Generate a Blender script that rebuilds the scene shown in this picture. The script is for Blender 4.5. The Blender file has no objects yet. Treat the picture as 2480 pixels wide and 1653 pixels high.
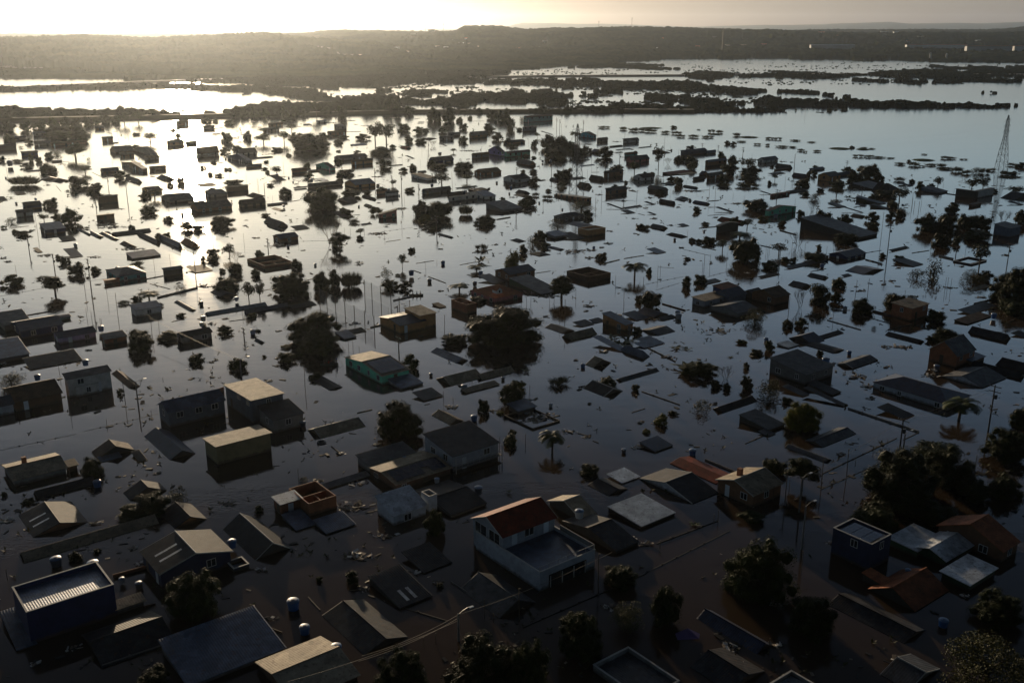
import bpy, math, random
import numpy as np
from mathutils import Vector
R = math.radians
rnd = random.Random(7)
sc = bpy.context.scene
# ---------------------------------------------------------------- camera
FPX, CX, CY, CAMH, PITCH = 2411.0, 1240.0, 826.5, 70.0, R(17.38)
cam = bpy.data.cameras.new('camera'); camo = bpy.data.objects.new('camera', cam)
sc.collection.objects.link(camo); sc.camera = camo
cam.sensor_width = 36; cam.lens = 35.0; cam.clip_start = 1; cam.clip_end = 90000
camo.location = (0, 0, CAMH); camo.rotation_euler = (R(90) - PITCH, 0, 0)
# ---------------------------------------------------------------- sky, sun, exposure
SUN_EL, SUN_AZ = 6.6, 17.9            # azimuth in degrees left of the view direction (+Y)
w = bpy.data.worlds.new('World'); sc.world = w; w.use_nodes = True
nt = w.node_tree; bg = nt.nodes['Background']
sky = nt.nodes.new('ShaderNodeTexSky'); sky.sky_type = 'NISHITA'; sky.sun_disc = False
sky.sun_elevation = R(SUN_EL); sky.sun_rotation = R(-SUN_AZ)
sky.altitude = 50; sky.air_density = 1.0; sky.dust_density = 0.6; sky.ozone_density = 1.0
wtc = nt.nodes.new('ShaderNodeTexCoord'); wsx = nt.nodes.new('ShaderNodeSeparateXYZ'); wcr = nt.nodes.new('ShaderNodeValToRGB'); wmx = nt.nodes.new('ShaderNodeMix')
wmx.data_type = 'RGBA'; wmx.blend_type = 'MULTIPLY'; wmx.inputs[0].default_value = 1.0
nt.links.new(wtc.outputs['Generated'], wsx.inputs[0]); nt.links.new(wsx.outputs['Z'], wcr.inputs[0])
els = wcr.color_ramp.elements; els[0].position = 0.0; els[0].color = (.145, .153, .38, 1); els[1].position = 1.0; els[1].color = (.025, .03, .055, 1)
for p_, c_ in ((.05, (.35, .41, .70)), (.10, (.60, .72, .98)), (.21, (.86, .99, 1.22)), (.31, (.72, .80, .98)), (.44, (.24, .265, .34)), (.57, (.09, .095, .115)), (.70, (.035, .04, .06))):
    e_ = els.new(p_); e_.color = (*c_, 1)
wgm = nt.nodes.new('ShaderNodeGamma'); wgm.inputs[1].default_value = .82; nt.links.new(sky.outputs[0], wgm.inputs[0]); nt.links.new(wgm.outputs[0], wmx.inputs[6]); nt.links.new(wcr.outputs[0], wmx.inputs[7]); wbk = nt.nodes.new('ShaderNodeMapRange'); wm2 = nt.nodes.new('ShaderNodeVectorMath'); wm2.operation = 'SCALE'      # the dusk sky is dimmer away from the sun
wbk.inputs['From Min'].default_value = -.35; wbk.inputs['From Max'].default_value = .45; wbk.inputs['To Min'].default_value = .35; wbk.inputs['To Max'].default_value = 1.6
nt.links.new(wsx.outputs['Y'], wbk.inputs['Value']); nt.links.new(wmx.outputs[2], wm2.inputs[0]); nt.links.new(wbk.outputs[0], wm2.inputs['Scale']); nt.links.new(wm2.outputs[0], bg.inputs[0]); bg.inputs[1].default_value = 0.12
sl = bpy.data.lights.new('sun', 'SUN'); sl.energy = 3.7; sl.angle = R(0.5); sl.color = (1.0, 0.78, 0.52)
so = bpy.data.objects.new('sun', sl); sc.collection.objects.link(so)
sd = Vector((-math.sin(R(SUN_AZ)) * math.cos(R(SUN_EL)), math.cos(R(SUN_AZ)) * math.cos(R(SUN_EL)), math.sin(R(SUN_EL))))
so.rotation_euler = sd.to_track_quat('Z', 'Y').to_euler(); so.location = (0, 0, 200)
sc.view_settings.view_transform = 'Standard'; sc.view_settings.look = 'None'
sc.view_settings.exposure = 0.27; sc.view_settings.gamma = 1
sc.cycles.max_bounces = 8; sc.cycles.volume_bounces = 1; sc.cycles.use_denoising = True
sc.cycles.sample_clamp_indirect = 6

# ---------------------------------------------------------------- photograph pixel -> place
cp, sp = math.cos(PITCH), math.sin(PITCH)
def ray(x, y):
    u = (x - CX) / FPX; v = (y - CY) / FPX
    return u, cp - v * sp, -sp - v * cp
def at(x, y, z=0.0):
    u, dy, dz = ray(x, y); t = (z - CAMH) / dz
    return Vector((u * t, dy * t, z))
def height_at(gy, y):                    # height of a point above world y = gy seen at image row y
    u, dy, dz = ray(CX, y)
    return CAMH + dz * gy / dy
def mpp(x, y):
    u, dy, dz = ray(x, y); return (CAMH / -dz) / FPX
def pix(p):
    dy = p[1]; dz = p[2] - CAMH
    f = dy * cp - dz * sp; d = -dz * cp - dy * sp
    return CX + FPX * p[0] / f, CY + FPX * d / f

# ---------------------------------------------------------------- materials
MATS = {}
def nmat(name):
    m = bpy.data.materials.new(name); m.use_nodes = True; MATS[name] = m
    t = m.node_tree; return m, t, t.nodes['Principled BSDF']
def paint(name, col, rough=0.7, var=0.25, scale=1.2, metal=0.0, bump=0.0, bscale=8.0, dark=None, spec=0.3):
    m, t, b = nmat(name)
    tc = t.nodes.new('ShaderNodeTexCoord'); n = t.nodes.new('ShaderNodeTexNoise')
    n.inputs['Scale'].default_value = scale; n.inputs['Detail'].default_value = 6; n.inputs['Roughness'].default_value = 0.65
    oi = t.nodes.new('ShaderNodeObjectInfo')
    ad = t.nodes.new('ShaderNodeVectorMath'); ad.operation = 'ADD'
    t.links.new(tc.outputs['Object'], ad.inputs[0]); t.links.new(oi.outputs['Random'], ad.inputs[1])
    t.links.new(ad.outputs[0], n.inputs['Vector'])
    cr = t.nodes.new('ShaderNodeValToRGB')
    d = dark if dark else tuple(c * (1 - var) for c in col)
    cr.color_ramp.elements[0].position = 0.35; cr.color_ramp.elements[1].position = 0.68
    cr.color_ramp.elements[0].color = (*d, 1); cr.color_ramp.elements[1].color = (*col, 1)
    t.links.new(n.outputs['Fac'], cr.inputs[0])
    hs = t.nodes.new('ShaderNodeHueSaturation'); mr = t.nodes.new('ShaderNodeMapRange')
    mr.inputs['To Min'].default_value = 0.75; mr.inputs['To Max'].default_value = 1.25
    t.links.new(oi.outputs['Random'], mr.inputs['Value']); t.links.new(mr.outputs[0], hs.inputs['Value'])
    src = cr.outputs[0]
    def mixin(fac, colr, mode='MIX'):
        mx = t.nodes.new('ShaderNodeMix'); mx.data_type = 'RGBA'; mx.blend_type = mode
        t.links.new(fac, mx.inputs[0]) if fac else None
        if not fac: mx.inputs[0].default_value = 1
        t.links.new(src, mx.inputs[6])
        if isinstance(colr, tuple): mx.inputs[7].default_value = (*colr, 1)
        else: t.links.new(colr, mx.inputs[7])
        return mx.outputs[2]
    if name.startswith('wall_') and name != 'wall_far':     # mud line left by the flood
        sp_ = t.nodes.new('ShaderNodeSeparateXYZ'); t.links.new(tc.outputs['Object'], sp_.inputs[0])
        a1 = t.nodes.new('ShaderNodeMath'); a1.operation = 'MULTIPLY_ADD'; a1.inputs[1].default_value = .9; t.links.new(n.outputs['Fac'], a1.inputs[0]); t.links.new(sp_.outputs['Z'], a1.inputs[2])
        m2 = t.nodes.new('ShaderNodeMapRange'); m2.inputs['From Min'].default_value = .65; m2.inputs['From Max'].default_value = 1.0; m2.inputs['To Min'].default_value = .75; m2.inputs['To Max'].default_value = 0
        t.links.new(a1.outputs[0], m2.inputs['Value']); src = mixin(m2.outputs[0], (.055, .04, .028))
    if name.startswith('roof_'):                             # odd sheets of different age, rust and moss
        vo_ = t.nodes.new('ShaderNodeTexVoronoi'); vo_.distance = 'CHEBYCHEV'; vo_.inputs['Scale'].default_value = .75; t.links.new(tc.outputs['Object'], vo_.inputs['Vector'])
        m2 = t.nodes.new('ShaderNodeMapRange'); m2.inputs['To Min'].default_value = .68; m2.inputs['To Max'].default_value = 1.2; t.links.new(vo_.outputs['Color'], m2.inputs['Value'])
        cc_ = t.nodes.new('ShaderNodeCombineXYZ'); [t.links.new(m2.outputs[0], cc_.inputs[k]) for k in range(3)]; src = mixin(None, cc_.outputs[0], 'MULTIPLY')
        n3_ = t.nodes.new('ShaderNodeTexNoise'); n3_.inputs['Scale'].default_value = 2.3; n3_.inputs['Detail'].default_value = 8; t.links.new(ad.outputs[0], n3_.inputs['Vector'])
        m3 = t.nodes.new('ShaderNodeMapRange'); m3.inputs['From Min'].default_value = .56; m3.inputs['From Max'].default_value = .72; m3.inputs['To Max'].default_value = .7; t.links.new(n3_.outputs['Fac'], m3.inputs['Value'])
        src = mixin(m3.outputs[0], (.085, .05, .03))
    t.links.new(src, hs.inputs['Color']); t.links.new(hs.outputs[0], b.inputs['Base Color'])
    b.inputs['Roughness'].default_value = rough; b.inputs['Metallic'].default_value = metal
    b.inputs['Specular IOR Level'].default_value = spec
    if bump:
        n2 = t.nodes.new('ShaderNodeTexNoise'); n2.inputs['Scale'].default_value = bscale; n2.inputs['Detail'].default_value = 4
        t.links.new(tc.outputs['Object'], n2.inputs['Vector'])
        bp = t.nodes.new('ShaderNodeBump'); bp.inputs['Strength'].default_value = bump; bp.inputs['Distance'].default_value = 0.10
        t.links.new(n2.outputs['Fac'], bp.inputs['Height']); t.links.new(bp.outputs[0], b.inputs['Normal'])
    return m
# walls
WALL = {'blue': (.02, .035, .12), 'navy': (.03, .04, .09), 'grey': (.20, .20, .20), 'white': (.62, .63, .62), 'brown': (.17, .09, .05),
        'brick': (.30, .12, .06), 'olive': (.24, .20, .10), 'green': (.13, .60, .42), 'teal': (.10, .32, .34), 'cyan': (.08, .42, .55),
        'pink': (.45, .16, .16), 'purple': (.20, .16, .48), 'orange': (.45, .22, .08), 'yellow': (.60, .42, .10), 'slate': (.12, .15, .20),
        'pale': (.38, .42, .48), 'dark': (.06, .055, .05), 'lilac': (.42, .34, .50), 'dkgreen': (.05, .10, .05)}
for k, c in WALL.items(): paint('wall_' + k, c, 0.8, 0.35, 0.9, bump=0.3, bscale=3)
ROOF = {'gr': ((.135, .14, .15), .6), 'dk': ((.055, .055, .06), .65), 'zn': ((.52, .55, .58), .38), 'bl': ((.10, .14, .22), .5), 'rd': ((.26, .045, .022), .7),
        'br': ((.15, .10, .065), .7), 'wh': ((.78, .80, .82), .45), 'be': ((.42, .34, .24), .7), 'nv': ((.035, .05, .095), .55), 'ti': ((.42, .14, .06), .7)}
for k, (c, r_) in ROOF.items(): paint('roof_' + k, c, r_, 0.45, 0.7, spec=.3 if k in ('zn', 'wh', 'bl', 'nv') else .10, metal=0.15 if k in ('zn', 'wh', 'bl') else 0.0, bump=0.25, bscale=5)
paint('pane', (.02, .025, .03), 0.12, 0.2, 1, spec=.6); paint('frame', (.55, .56, .56), 0.5, 0.15, 2)
paint('door', (.55, .6, .65), 0.5, 0.1, 2); paint('solar', (.012, .016, .035), 0.18, 0.3, 2, spec=.6)
paint('cap', (.5, .5, .48), 0.7, 0.3, 1.5); paint('wood', (.10, .075, .05), 0.8, 0.4, 2); paint('concrete', (.22, .21, .2), .85, .3, 1)
paint('tank_blue', (.03, .11, .30), 0.4, 0.15, 1); paint('tank_dark', (.05, .06, .08), 0.5, 0.2, 1); paint('tank_lid', (.12, .19, .32), .4, .2, 1)
paint('tank_white', (.28, .32, .36), .4, .2, 1)
paint('metal', (.10, .10, .10), 0.45, 0.2, 3, metal=.6); paint('lamp', (.75, .76, .78), .4, .1, 2); paint('rust', (.16, .06, .03), .8, .4, 4)
paint('junk', (.32, .26, .2), .8, .7, 1.7); paint('junk_white', (.65, .62, .58), .7, .3, 2); paint('junk_purple', (.17, .11, .26), .8, .2, 2)
paint('junk_red', (.45, .08, .06), .8, .3, 2); paint('junk_dark', (.05, .045, .04), .85, .4, 2)
paint('skin', (.28, .15, .09), .6, .1, 3); paint('hair', (.02, .015, .01), .8, .1, 3); paint('shirt_red', (.4, .04, .03), .8, .2, 3)
paint('shirt_dark', (.03, .035, .06), .8, .2, 3); paint('shirt_blue', (.05, .1, .3), .8, .2, 3); paint('hull', (.03, .045, .04), .5, .2, 2)
paint('tarp', (.45, .52, .68), .6, .15, .8); paint('net', (.3, .3, .31), .6, .1, 2); paint('cable', (.16, .13, .09), .6, .1, 2); paint('bark', (.08, .06, .045), .9, .4, 3)
def leaf(name, col, tl=0.25):
    m, t, b = nmat(name)
    oi = t.nodes.new('ShaderNodeObjectInfo'); tc = t.nodes.new('ShaderNodeTexCoord'); n = t.nodes.new('ShaderNodeTexNoise')
    n.inputs['Scale'].default_value = .012 if name == 'forest_far' else 5; n.inputs['Detail'].default_value = 8 if name == 'forest_far' else 3
    t.links.new(tc.outputs['Object'], n.inputs['Vector'])
    cr = t.nodes.new('ShaderNodeValToRGB'); cr.color_ramp.elements[0].position = .3; cr.color_ramp.elements[1].position = .7
    cr.color_ramp.elements[0].color = (col[0] * .55, col[1] * .62, col[2] * .6, 1); cr.color_ramp.elements[1].color = (col[0] * 1.35, col[1] * 1.25, col[2], 1)
    t.links.new(n.outputs['Fac'], cr.inputs[0])
    hs = t.nodes.new('ShaderNodeHueSaturation'); mr = t.nodes.new('ShaderNodeMapRange')
    mr.inputs['To Min'].default_value = .7; mr.inputs['To Max'].default_value = 1.3
    t.links.new(oi.outputs['Random'], mr.inputs['Value']); t.links.new(mr.outputs[0], hs.inputs['Value']); t.links.new(cr.outputs[0], hs.inputs['Color'])
    t.links.new(hs.outputs[0], b.inputs['Base Color']); b.inputs['Roughness'].default_value = .6; b.inputs['Specular IOR Level'].default_value = .0 if 'forest' in name else .06
    tr = t.nodes.new('ShaderNodeBsdfTranslucent'); mx = t.nodes.new('ShaderNodeMixShader'); mx.inputs[0].default_value = tl
    t.links.new(hs.outputs[0], tr.inputs[0]); t.links.new(b.outputs[0], mx.inputs[1]); t.links.new(tr.outputs[0], mx.inputs[2])
    t.links.new(mx.outputs[0], t.nodes['Material Output'].inputs[0]); return m
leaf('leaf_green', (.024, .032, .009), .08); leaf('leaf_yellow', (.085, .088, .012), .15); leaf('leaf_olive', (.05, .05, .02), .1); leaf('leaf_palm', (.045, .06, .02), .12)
leaf('forest_far', (.026, .032, .016), .0); leaf('twig', (.07, .055, .04), .05); leaf('forest_leaf', (.022, .028, .012), .0); leaf('grass_leaf', (.05, .08, .012), .1)

# ---------------------------------------------------------------- object helpers
COL = sc.collection
class MB:
    def __init__(s): s.v = []; s.f = []
    def poly(s, pts):
        n = len(s.v); s.v += [tuple(p) for p in pts]; s.f.append(tuple(range(n, n + len(pts))))
    def box(s, o, a, b, c):                # o corner, three edge vectors
        o, a, b, c = Vector(o), Vector(a), Vector(b), Vector(c); n = len(s.v)
        s.v += [tuple(p) for p in (o, o + a, o + a + b, o + b, o + c, o + a + c, o + a + b + c, o + b + c)]
        fs = [(0, 3, 2, 1), (4, 5, 6, 7), (0, 1, 5, 4), (1, 2, 6, 5), (2, 3, 7, 6), (3, 0, 4, 7)]
        if a.cross(b).dot(c) < 0: fs = [f[::-1] for f in fs]
        s.f += [tuple(n + i for i in f) for f in fs]
    def bar(s, p, q, r0, r1=None, n=5):
        p, q = Vector(p), Vector(q); r1 = r0 if r1 is None else r1
        d = (q - p).normalized(); u = d.orthogonal().normalized(); w_ = d.cross(u); k = len(s.v)
        for c, r_ in ((p, r0), (q, r1)):
            for i in range(n):
                a = 2 * math.pi * i / n; s.v.append(tuple(c + (u * math.cos(a) + w_ * math.sin(a)) * r_))
        for i in range(n): j = (i + 1) % n; s.f.append((k + i, k + j, k + n + j, k + n + i))
        s.f.append(tuple(k + i for i in range(n))[::-1]); s.f.append(tuple(k + n + i for i in range(n)))
    def lathe(s, prof, c=(0, 0, 0), n=14, sq=1.0):
        k = len(s.v); m = len(prof)
        for r_, z in prof:
            for i in range(n):
                a = 2 * math.pi * i / n; s.v.append((c[0] + r_ * math.cos(a), c[1] + r_ * math.sin(a) * sq, c[2] + z))
        for j in range(m - 1):
            for i in range(n): i2 = (i + 1) % n; s.f.append((k + j * n + i, k + j * n + i2, k + (j + 1) * n + i2, k + (j + 1) * n + i))
        s.f.append(tuple(k + i for i in range(n))[::-1]); s.f.append(tuple(k + (m - 1) * n + i for i in range(n)))
    def mesh(s, name, mat):
        me = bpy.data.meshes.new(name); me.from_pydata(s.v, [], s.f); me.materials.append(MATS[mat]); me.update(); return me
    def build(s, name, mat, parent=None, smooth=False):
        me = s.mesh(name, mat)
        if smooth: me.polygons.foreach_set('use_smooth', [True] * len(me.polygons))
        o = bpy.data.objects.new(name, me); COL.objects.link(o)
        if parent: o.parent = parent
        return o
def empty(name, loc):
    o = bpy.data.objects.new(name, None); o.empty_display_size = 1; COL.objects.link(o); o.location = loc; return o
THINGS = []                               # (object, short look, category) - labels are written at the end
def thing(o, look, cat, group=None, px=None, label=None):
    o['category'] = cat; o['kind'] = 'thing'
    if group: o['group'] = group
    if label: o['label'] = label
    else: THINGS.append((o, look, px or pix(o.location)))
def struct(o): o['kind'] = 'structure'
def npmesh(name, V, F, mat, smooth=True):
    me = bpy.data.meshes.new(name); me.vertices.add(len(V)); me.vertices.foreach_set('co', V.astype(np.float32).ravel())
    k = F.shape[1]; me.loops.add(F.size); me.loops.foreach_set('vertex_index', F.astype(np.int32).ravel())
    me.polygons.add(len(F)); me.polygons.foreach_set('loop_start', np.arange(0, F.size, k, dtype=np.int32))
    me.polygons.foreach_set('loop_total', np.full(len(F), k, dtype=np.int32))
    me.polygons.foreach_set('use_smooth', np.full(len(F), smooth)); me.materials.append(MATS[mat]); me.update(calc_edges=True); me.validate()
    return me
def npobj(name, V, F, mat, smooth=True):
    o = bpy.data.objects.new(name, npmesh(name, V, F, mat, smooth)); COL.objects.link(o); return o
_rs = np.random.RandomState(5)
_lat = _rs.rand(256, 256)
def vnoise(x, y):
    xi = np.floor(x).astype(int); yi = np.floor(y).astype(int); fx = x - xi; fy = y - yi
    fx = fx * fx * (3 - 2 * fx); fy = fy * fy * (3 - 2 * fy)
    g = lambda i, j: _lat[i & 255, j & 255]
    return (g(xi, yi) * (1 - fx) + g(xi + 1, yi) * fx) * (1 - fy) + (g(xi, yi + 1) * (1 - fx) + g(xi + 1, yi + 1) * fx) * fy
def fbm(x, y, o=4):
    s = 0; a = .5; n = 0
    for k in range(o): s = s + a * vnoise(x * 2 ** k + 17 * k, y * 2 ** k + 5 * k); n += a; a *= .55
    return s / n
# ---------------------------------------------------------------- water
m, t, b = nmat('flood_water')
b.inputs['Base Color'].default_value = (.042, .029, .019, 1); b.inputs['IOR'].default_value = 1.333; b.inputs['Roughness'].default_value = 0.085
tc = t.nodes.new('ShaderNodeTexCoord')
def nz(scale, detail, stretch=(1, 1, 1)):
    mp = t.nodes.new('ShaderNodeMapping'); mp.inputs['Scale'].default_value = stretch; n = t.nodes.new('ShaderNodeTexNoise')
    n.inputs['Scale'].default_value = scale; n.inputs['Detail'].default_value = detail
    t.links.new(tc.outputs['Object'], mp.inputs[0]); t.links.new(mp.outputs[0], n.inputs['Vector']); return n
n1 = nz(1.1, 3, (1, 1.6, 1)); n2 = nz(.035, 3, (1, 2.0, 1)); n3 = nz(.22, 2, (1, 1.8, 1))
pw = t.nodes.new('ShaderNodeMapRange'); pw.inputs['From Min'].default_value = .42; pw.inputs['From Max'].default_value = .66
pw.inputs['To Min'].default_value = .12; pw.inputs['To Max'].default_value = 1.0
t.links.new(n2.outputs['Fac'], pw.inputs['Value'])
ml = t.nodes.new('ShaderNodeMath'); ml.operation = 'MULTIPLY'; t.links.new(n1.outputs['Fac'], ml.inputs[0]); t.links.new(pw.outputs[0], ml.inputs[1])
sx = t.nodes.new('ShaderNodeSeparateXYZ'); t.links.new(tc.outputs['Object'], sx.inputs[0]); rr_ = t.nodes.new('ShaderNodeMapRange')   # the open far water is wind roughened
rr_.inputs['From Min'].default_value = 150; rr_.inputs['From Max'].default_value = 650; rr_.inputs['To Min'].default_value = .05; rr_.inputs['To Max'].default_value = .12
t.links.new(sx.outputs['Y'], rr_.inputs['Value']); t.links.new(rr_.outputs[0], b.inputs['Roughness'])
b1 = t.nodes.new('ShaderNodeBump'); b1.inputs['Strength'].default_value = 1.0; b1.inputs['Distance'].default_value = 0.018
b2 = t.nodes.new('ShaderNodeBump'); b2.inputs['Strength'].default_value = 1.0; b2.inputs['Distance'].default_value = 0.016
t.links.new(ml.outputs[0], b1.inputs['Height']); t.links.new(n3.outputs['Fac'], b2.inputs['Height'])
t.links.new(b2.outputs[0], b1.inputs['Normal']); t.links.new(b1.outputs[0], b.inputs['Normal'])
S = 60000.0
V = np.array([(-S, -600, 0), (S, -600, 0), (S, S, 0), (-S, S, 0)], float)
struct(npobj('flood_water', V, np.array([[0, 1, 2, 3]]), 'flood_water', False))

# ---------------------------------------------------------------- land, hills and far-off woods on a polar sheet
def inpoly(px, py, pts):
    x, y = px, py; r_ = np.zeros(x.shape, bool); n = len(pts)
    for i in range(n):
        x0, y0 = pts[i]; x1, y1 = pts[(i + 1) % n]
        if y0 == y1: continue
        c = ((y0 > y) != (y1 > y)) & (x < (x1 - x0) * (y - y0) / (y1 - y0) + x0); r_ ^= c
    return r_
def band(x, y, pts):                     # pts: (x, ytop, ybottom)
    P = np.array(pts, float)
    a = np.interp(x, P[:, 0], P[:, 1]); b_ = np.interp(x, P[:, 0], P[:, 2])
    inside = (x >= P[0, 0]) & (x <= P[-1, 0])
    mid = (a + b_) / 2; half = np.maximum((b_ - a) / 2, .1)
    half = half * np.clip(np.minimum(x - P[0, 0], P[-1, 0] - x) / 70, .02, 1) ** .6
    return np.where(inside, 1 - np.abs(y - mid) / half, -9)
NC = 1180
cols = np.linspace(-260, 2740, NC); us = (cols - CX) / FPX
d0, d1, nr = 720.0, 9000.0, 430
ds = d0 * (d1 / d0) ** (np.arange(nr) / (nr - 1.0))
X = np.outer(ds, us); Y = np.outer(ds, np.ones(NC))
# ground position -> photo row at z=0
F_ = Y * cp + CAMH * sp; D_ = CAMH * cp - Y * sp
PY = CY + FPX * D_ / F_; PX = CX + FPX * X / F_
rag = (fbm(X / 38, Y / 60, 4) - .5)
rag2 = (vnoise(X / 9, Y / 15) - .5)
# vegetated mask (positive = land or bushes)
mask = np.where(PY < np.interp(PX, [-300, 0, 180, 300, 520, 830, 1100, 1360, 1650, 2000, 2270, 2480, 2800],
                               [163, 163, 165, 180, 195, 216, 196, 160, 141, 143, 149, 152, 152]) + rag * 10, 1.0, -1.0)
def water(pts, k=6):
    global mask
    wv = k and rag * k
    mask = np.where(inpoly(PX + rag2 * 6, PY + wv, pts), -1.0, mask)
def veg(pts, thr=.0, rg=1.6):
    global mask
    pts = [(x, min(a + 3.2 / mpp(x, (a + b) / 2), b - 2.5), b) for x, a, b in pts]
    bm = band(PX, PY, pts) + rag * rg * 2.2 + rag2 * 1.3
    thr += .22; mask = np.where(bm > thr, np.maximum(mask, bm + .3), mask)
veg([(-300, 170, 192), (150, 172, 192), (340, 178, 196), (560, 186, 202), (900, 190, 216)], .1, 1.)
water([(-300, 193), (100, 190), (300, 189), (300, 200), (100, 205), (-300, 212)], 3)
for a_ in ((370, 180, 420, 190), (420, 172, 480, 176), (480, 190, 540, 197), (400, 192, 450, 199), (300, 160, 345, 163)): water([(a_[0], a_[1]), (a_[2], a_[1]), (a_[2], a_[3]), (a_[0], a_[3])], 8)
veg([(-300, 208, 222), (0, 207, 222), (120, 206, 220), (400, 200, 215), (620, 203, 226), (760, 215, 246), (830, 236, 256)], .1, 1.)
veg([(1374, 158, 168), (1480, 152, 167), (1560, 156, 172), (1650, 160, 172)], .1); veg([(1430, 148, 160), (1650, 156, 166)], .5, 2.5)
water([(1150, 170), (1300, 168), (1470, 164), (1650, 172), (1800, 176), (2000, 178), (2480, 178), (2800, 180), (2800, 240), (1700, 200), (1650, 182), (1150, 172)], 3)
water([(2415, 157), (2800, 155), (2800, 172), (2430, 173)], 4)
water([(1650, 146), (1900, 146), (2030, 150), (2260, 158), (2240, 174), (1850, 172), (1650, 168)], 4)
veg([(1650, 167, 191), (1760, 170, 190), (1790, 178, 182)], 0); veg([(1790, 178, 190), (1900, 170, 190), (2000, 174, 190), (2100, 176, 184)], .15)
veg([(2100, 171, 187), (2250, 165, 190), (2480, 160, 186), (2800, 160, 186)], .0)
veg([(2060, 186, 199), (2110, 188, 200), (2200, 190, 204), (2330, 190, 200), (2480, 190, 200)], .35, 1.8)
veg([(2340, 220, 232), (2480, 222, 238), (2800, 222, 238)], .2, 2)
# flooded scrub in the middle
water([(820, 200), (1020, 199), (1150, 203), (1650, 216), (1900, 222), (2800, 232), (2800, 300), (-300, 300), (-300, 290), (0, 290), (0, 228), (370, 216), (560, 222), (700, 246), (770, 262), (820, 255)], 3)
veg([(820, 190, 216), (1000, 188, 201), (1200, 188, 206), (1400, 190, 210), (1650, 198, 222), (1800, 210, 226), (1900, 218, 226)], .0, 1.2)
veg([(980, 210, 232), (1050, 214, 226), (1100, 218, 228)], .0, 1.8); veg([(1090, 224, 244), (1160, 224, 244), (1230, 232, 250), (1370, 232, 256), (1400, 246, 256)], .0, 1.6)
veg([(820, 232, 262), (960, 228, 262), (1060, 236, 262), (1190, 246, 264)], .25, 2.4)
veg([(1180, 214, 240), (1300, 216, 240), (1410, 216, 236)], .55, 3.0); veg([(1340, 218, 240), (1560, 222, 246), (1650, 228, 250), (1780, 236, 252)], .62, 3.2)
veg([(1890, 212, 226), (1980, 220, 232), (2060, 226, 246)], .2, 1.8); veg([(1560, 240, 256), (1700, 244, 258), (1900, 236, 256), (2000, 240, 258)], .2, 2.2)
veg([(1380, 256, 273), (1500, 252, 272), (1600, 254, 272), (1700, 256, 273), (1830, 260, 271), (1910, 263, 269)], .0, .9)
veg([(1850, 244, 260), (2000, 240, 260), (2200, 244, 261), (2400, 250, 263), (2470, 253, 258)], .0, .8)
veg([(760, 246, 272), (830, 255, 276), (1000, 262, 274), (1240, 262, 274), (1400, 264, 273)], .35, 2.0)
veg([(-300, 262, 292), (60, 262, 289), (200, 264, 285), (360, 266, 284), (440, 268, 283)], -.1, 1.2); veg([(540, 256, 283), (640, 254, 281), (760, 252, 278), (860, 250, 276)], -.05, 1.2)
# terrain elevation behind the shore
land = np.clip((ds[:, None] - np.interp(cols, [-300, 400, 830, 1300, 1650, 2100, 2740], [1500, 1450, 1500, 1900, 2350, 2300, 2200])[None, :]) / 1500, 0, 1)
ridge = lambda xs, ys, dd, wd: (lambda z: (z - 7 - dd * .0034)[None, :] * np.exp(-((ds[:, None] - dd) / wd) ** 2))(CAMH + (72 - np.interp(cols, xs, ys)) * dd / FPX)
H1 = ridge([-300, 0, 60, 240, 330, 400, 480, 600, 690, 780, 880, 1000, 2740], [84, 84, 82, 76, 80, 84, 75, 70, 69, 79, 90, 100, 130], 2600, 700)
H2 = ridge([-300, 500, 800, 830, 1000, 1110, 1130, 1210, 1260, 1500, 1650, 1800, 2050, 2300, 2740], [96, 90, 74, 71, 72, 71, 60, 61, 68, 62, 65, 69, 76, 75, 70], 4300, 1400)
H3 = ridge([-300, 200, 800, 1650, 1900, 2060, 2160, 2340, 2480, 2740], [74, 76, 74, 70, 68, 66, 66, 66, 57, 55], 6800, 1800)
elev = np.maximum(np.maximum(H1, H2), H3) * land ** 1.3 * (0.9 + .2 * fbm(X / 400, Y / 400, 3)) 
elev = elev - 6 * (1 - land)
i, j = np.meshgrid(np.arange(nr - 1), np.arange(NC - 1), indexing='ij')
def faces(ok):
    a_ = (i * NC + j); q = np.stack([a_, a_ + 1, a_ + NC + 1, a_ + NC], -1).reshape(-1, 4); return q[ok.reshape(-1)]
def compact(Vv, Q):
    used = np.zeros(len(Vv), bool); used[Q] = True; idx = np.cumsum(used) - 1; return Vv[used], idx[Q]
# coarse hills
si, sj = np.arange(0, nr, 5), np.arange(0, NC, 8)
Vh = np.stack([X[np.ix_(si, sj)], Y[np.ix_(si, sj)], elev[np.ix_(si, sj)] - 1.0], -1)
a_, b_ = np.meshgrid(np.arange(len(si) - 1), np.arange(len(sj) - 1), indexing='ij'); n_ = len(sj); k_ = a_ * n_ + b_
paint('earth', (.05, .05, .025), .9, .4, .01)
struct(npobj('hills', Vh.reshape(-1, 3), np.stack([k_, k_ + 1, k_ + n_ + 1, k_ + n_], -1).reshape(-1, 4), 'earth'))
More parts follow.
